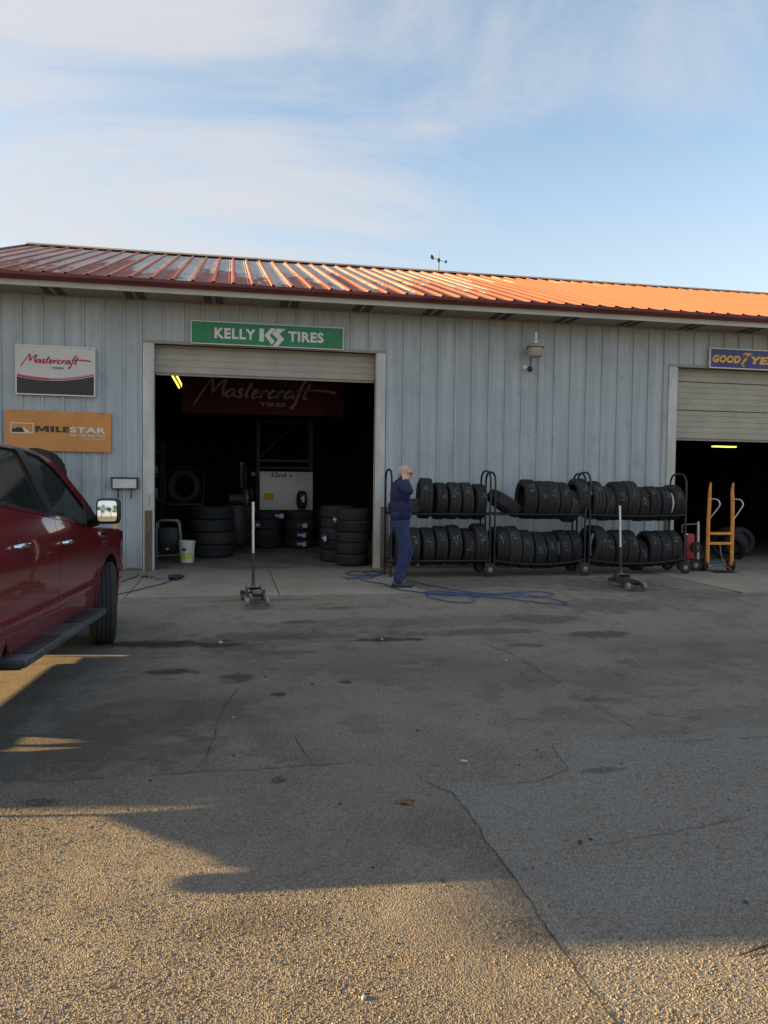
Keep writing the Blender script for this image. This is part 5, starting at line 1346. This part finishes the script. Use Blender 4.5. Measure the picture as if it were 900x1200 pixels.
    for y in (-1.25, -2.42): obj('step_pad', MB().box((sgn*1.06, y, .468), (.15, .62, .006), bev=.002), 'black_plastic', rb)
    for y in (-2.95, -.80): obj('end_cap', MB().box((sgn*1.05, y+.0, .44), (.19, .10, .046), bev=.012), 'black_plastic', rb)
    for y in (-1.1, -1.9, -2.6): obj('bracket', MB().box((sgn*.93, y, .44), (.14, .06, .03)), 'black_plastic', rb)
    # wheels
    for (y, st) in ((0, R(15)), (RA, 0)):
        wl = thing('wheel', None, None); wl.parent = truck; wl.location = (sgn*(.935 if y == 0 else .905), y, .40); wl.rotation_euler = (0, 0, st)
        obj('tyre', bigm, None, wl)
        rim = MB().lathe([(.02,sgn*.06),(.06,sgn*.075),(.10,sgn*.045),(.19,sgn*.05),(.225,sgn*.10),(.235,sgn*.108),(.235,-sgn*.10),(.22,-sgn*.10),(.2,0),(.02,0)], 30, 'x')
        obj('rim', rim, 'silver', wl)
        for k in range(6):
            a = k*math.pi/3; obj('spoke', MB().tube([(sgn*.07, .04*math.cos(a), .04*math.sin(a)), (sgn*.085, .13*math.cos(a), .13*math.sin(a)), (sgn*.085, .225*math.cos(a), .225*math.sin(a))], [.03,.022,.03], 8), 'silver', wl)
    # dark wheel wells with a rolled lip
    for y, zc_, r_ in ((0, .40, .488), (RA, .42, .493)):
        grid('wheel_well', lambda u, v, y=y, r_=r_, zc_=zc_: (sgn*(xside(y, .8)-.03-.42*v), y+r_*math.cos(R(-8+196*u)), zc_+r_*math.sin(R(-8+196*u))), 20, 2, 'truck_trim', truck)
    # rear lamps and headlamps
    obj('tail_light', MB().box((sgn*.93, -4.445, 1.14), (.14, .05, .42), bev=.015), 'tail_lens', truck)
    obj('headlight', MB().box((sgn*.76, .90, .93), (.28, .09, .24), bev=.03), 'lamp_glass', truck)
    obj('inner_sill', MB().box((sgn*.93, -1.55, .53), (.06, 2.1, .22)), 'truck_trim', truck)
    # front seat
    st_ = thing('front_seat', None, None); st_.parent = truck
    obj('cushion', MB().box((sgn*.40, -1.55, .92), (.50, .52, .16), bev=.05), 'seat_cloth', st_)
    obj('backrest', MB().box((sgn*.40, -1.84, 1.22), (.50, .16, .62), (R(10), 0, 0), bev=.06), 'seat_cloth', st_)
    obj('headrest', MB().box((sgn*.40, -1.93, 1.60), (.26, .12, .18), bev=.05), 'seat_cloth', st_)
# roof, glass, hood
def railx(y): return xside(y, 1.80)
RL = [(-2.84,1.785),(-2.6,1.815),(-2.2,1.83),(-1.8,1.828),(-1.40,1.812),(-1.10,1.757)]
def railz(y):
    for (a, za), (b, zb) in zip(RL, RL[1:]):
        if y <= b: return za+(zb-za)*(y-a)/(b-a)
    return RL[-1][1]
def roof_f(u, v):
    y = -2.845+(1.75+.10*(1-(2*u-1)**2))*v; z = railz(min(y, -1.1)); xe = xside(y, z)-.004; x_ = (2*u-1)*xe
    q = 1-abs(2*u-1)**2.6
    return (x_, y, z+.085*q*(1-.35*v**6))
grid('roof', roof_f, 24, 16, 'truck_paint', truck)
def wind_f(u, v):
    k = 2*u-1; q = 1-k*k
    yb, zb, xb = -.37+.34*q, 1.17+.02*q, .945; yt, zt, xt = -1.09+.10*q, 1.757+.078*q, .755
    return (k*(xb+(xt-xb)*v), yb+(yt-yb)*v, zb+(zt-zb)*v+.03*math.sin(math.pi*v))
grid('windshield', wind_f, 20, 10, 'clear_glass', truck)
def hood_f(u, v):
    k = 2*u-1; q = 1-abs(k)**2.5; y0 = -.46+.34*(1-k*k); y = y0+(.86-y0)*v; xe = xside(.1+.75*v, 1.18)-.012-.02*v
    ze = 1.160-.045*v-.055*v**3; return (k*xe, y, ze+.055*q*(1-.4*v**3)+.02*(q if abs(abs(k)-.45) < .18 else 0))
grid('hood', hood_f, 24, 14, 'truck_paint', truck)
def nose_f(u, v):
    k = 2*u-1; q = 1-abs(k)**3; z = 1.06+.03*q-.57*v; xe = .90; return (k*xe, .86+.06*q+.03*math.sin(v*math.pi), z)
grid('grille_panel', nose_f, 16, 8, 'chrome', truck)
for z in (.75, .85, .95, 1.03): obj('grille_bar', MB().box((0, .965, z), (1.1, .03, .05), bev=.01), 'black_plastic', truck)
obj('front_bumper', MB().box((0, .93, .55), (1.80, .20, .26), bev=.05), 'chrome', truck)
def back_f(u, v):
    k = 2*u-1; x0_ = .90-.15*v; return (k*x0_, -2.845+.02*v, 1.38+.43*v+.06*(1-k*k)*v)
grid('rear_window', back_f, 10, 4, 'glass', truck)
obj('cab_back', MB().box((0, -2.835, .95), (1.86, .02, .86)), 'truck_paint', truck)
obj('underbody', MB().box((0, -1.65, .60), (1.70, 2.3, .10)).box((0, -3.5, .72), (1.5, 1.8, .08)).box((.42, -1.4, .57), (.12, 4.0, .10)).box((-.42, -1.4, .57), (.12, 4.0, .10)).cyl((-.8, RA, .40), (.8, RA, .40), .06, 10).ball((0, RA, .40), (.15, .17, .15)).box((0, -.46, .52), (1.5, .30, .14)), 'black_plastic', truck)
obj('bed_floor', MB().box((0, -3.62, .82), (1.78, 1.56, .04)), 'truck_trim', truck)
obj('bed_front', MB().box((0, -2.865, 1.06), (1.86, .03, .62)), 'truck_paint', truck)
obj('tailgate', MB().box((0, -4.43, 1.09), (1.70, .07, .60), bev=.015), 'truck_paint', truck)
obj('bed_rail_cap', MB().box((.965, -3.64, 1.41), (.10, 1.60, .03), bev=.008).box((-.965, -3.64, 1.41), (.10, 1.60, .03), bev=.008), 'black_plastic', truck)
obj('rear_bumper', MB().box((0, -4.52, .72), (1.80, .16, .10), bev=.04), 'chrome', truck)
obj('dashboard', MB().box((0, -.75, 1.07), (1.70, .50, .22), bev=.06), 'seat_cloth', truck)
obj('steering_wheel', MB().tube([(-.40+.19*math.cos(a), -1.12-.08*math.sin(a), 1.19+.17*math.sin(a)) for a in [2*math.pi*i/20 for i in range(20)]], .016, 8, closed=True), 'truck_trim', truck)
obj('rear_seat', MB().box((0, -2.42, .90), (1.5, .5, .18), bev=.05).box((0, -2.70, 1.22), (1.5, .14, .55), bev=.05), 'seat_cloth', truck)
obj('cabin_floor', MB().box((0, -1.7, .64), (1.75, 2.2, .03)), 'seat_cloth', truck)
obj('rear_view_mirror', MB().box((0, -1.02, 1.68), (.24, .03, .07), bev=.012), 'truck_trim', truck)

# ------------------------------------------------------------------ unseen block and slab added left of the frame to shadow the lot
blocker = thing('shadow_blocker', 'added unseen grey block and slab shaping the ground shadow left of the truck', 'blocker', (-14, 0, 0))
obj('wall', MB().box((0, 2.7, 2.55), (4.0, 11.4, 5.1)), 'blocker_metal', blocker)
obj('roof', MB().prism([(-3.15, 5.10), (8.5, 5.10), (8.5, 5.2), (2.7, 5.6), (-3.15, 5.2)], -2.15, 2.15, fn=lambda a, b, d: (d, a, b)), 'gutter_red', blocker)
obj('blocker_slab', MB().prism([(-3.01, 4.3), (-8.31, 3.75), (-8.31, 3.00), (-3.01, 3.00)], 1.0, 2.0, fn=lambda a, b, d: (d, a, b)), 'blocker_metal', blocker)  # added slab, shaped for the stepped shadow edge on the asphalt
obj('post', MB().box((1.1, -7.1, 1.43), (.12, .12, 2.98)), 'blocker_metal', blocker)

# ------------------------------------------------------------------ grit on the lot, trees behind the photographer
def grit():
    rnd = random.Random(9); v = []; f = []
    for i in range(900):
        y = rnd.uniform(-10.5, -3.2); x = .2*(y+12.9)+rnd.uniform(-1, 1)*(.62*(y+12.9)+.3)
        if x < -1.6 and y > -9: continue
        s_ = rnd.choice((.004, .005, .006, .008, .012))*rnd.uniform(.7, 1.3); z = gh(x, y); o_ = len(v)
        for k in range(4):
            a = k*1.57+rnd.uniform(-.5, .5); v.append((x+s_*math.cos(a), y+s_*math.sin(a), z-.001))
        v.append((x+rnd.uniform(-.3, .3)*s_, y, z+s_*.7)); f += [(o_, o_+1, o_+4), (o_+1, o_+2, o_+4), (o_+2, o_+3, o_+4), (o_+3, o_, o_+4)]
    me = bpy.data.meshes.new('loose_grit'); me.from_pydata(v, [], f)
    obj('loose_grit', me, 'grit', kind='stuff')
M('grit', (.13, .12, .105), .9, var=.95, scale=7, space='World')
grit()
M('bark', (.09, .07, .05), .9, var=.4, scale=6); M('foliage', (.06, .085, .03), .8, var=.5, scale=2)
def tree_meshes(seed):
    rnd = random.Random(seed); tk = MB(); cr = MB()
    tk.tube([(0,0,0), (.1,.05,2), (.05,.1,4.5), (0,0,7)], [.28,.2,.13,.05], 8)
    for k in range(9):
        a = rnd.uniform(0, 6.28); z = rnd.uniform(2.2, 5.5); L_ = rnd.uniform(1.2, 2.6); e = Vector((L_*math.cos(a), L_*math.sin(a), z+rnd.uniform(.6, 1.6)))
        tk.tube([(.08, .05, z), e*.55+Vector((0, 0, z*.45)), e], [.09, .06, .02], 6)
        for q in range(170):
            d = Vector((rnd.gauss(0, 1), rnd.gauss(0, 1), rnd.gauss(0, .8)))*.62; p = e+d; u_ = Vector((rnd.gauss(0, 1), rnd.gauss(0, 1), rnd.gauss(0, 1))).normalized()*.16; w_ = u_.cross(Vector((rnd.random(), 1, .3))).normalized()*.10
            cr.add([p-u_, p+w_, p+u_, p-w_], [(0, 1, 2, 3)])
    me = bpy.data.meshes.new('crown'); me.from_pydata(cr.v, [], cr.f)
    return tk.mesh('trunk'), me
TT = [tree_meshes(1), tree_meshes(2)]
for k, (x_, y_, s_) in enumerate(((-9, -48, 1.1), (-3.5, -52, 1.25), (2.5, -47, 1.0), (8, -53, 1.3), (14, -49, 1.1))):
    t = thing('tree', '%s broadleaf tree from the left in the row behind the lot' % ORD[k], 'tree', (x_, y_, -.08), (0, 0, k*1.3), 'trees across the lot'); t.scale = (s_, s_, s_)
    obj('trunk', TT[k % 2][0], 'bark', t); obj('crown', TT[k % 2][1], 'foliage', t)
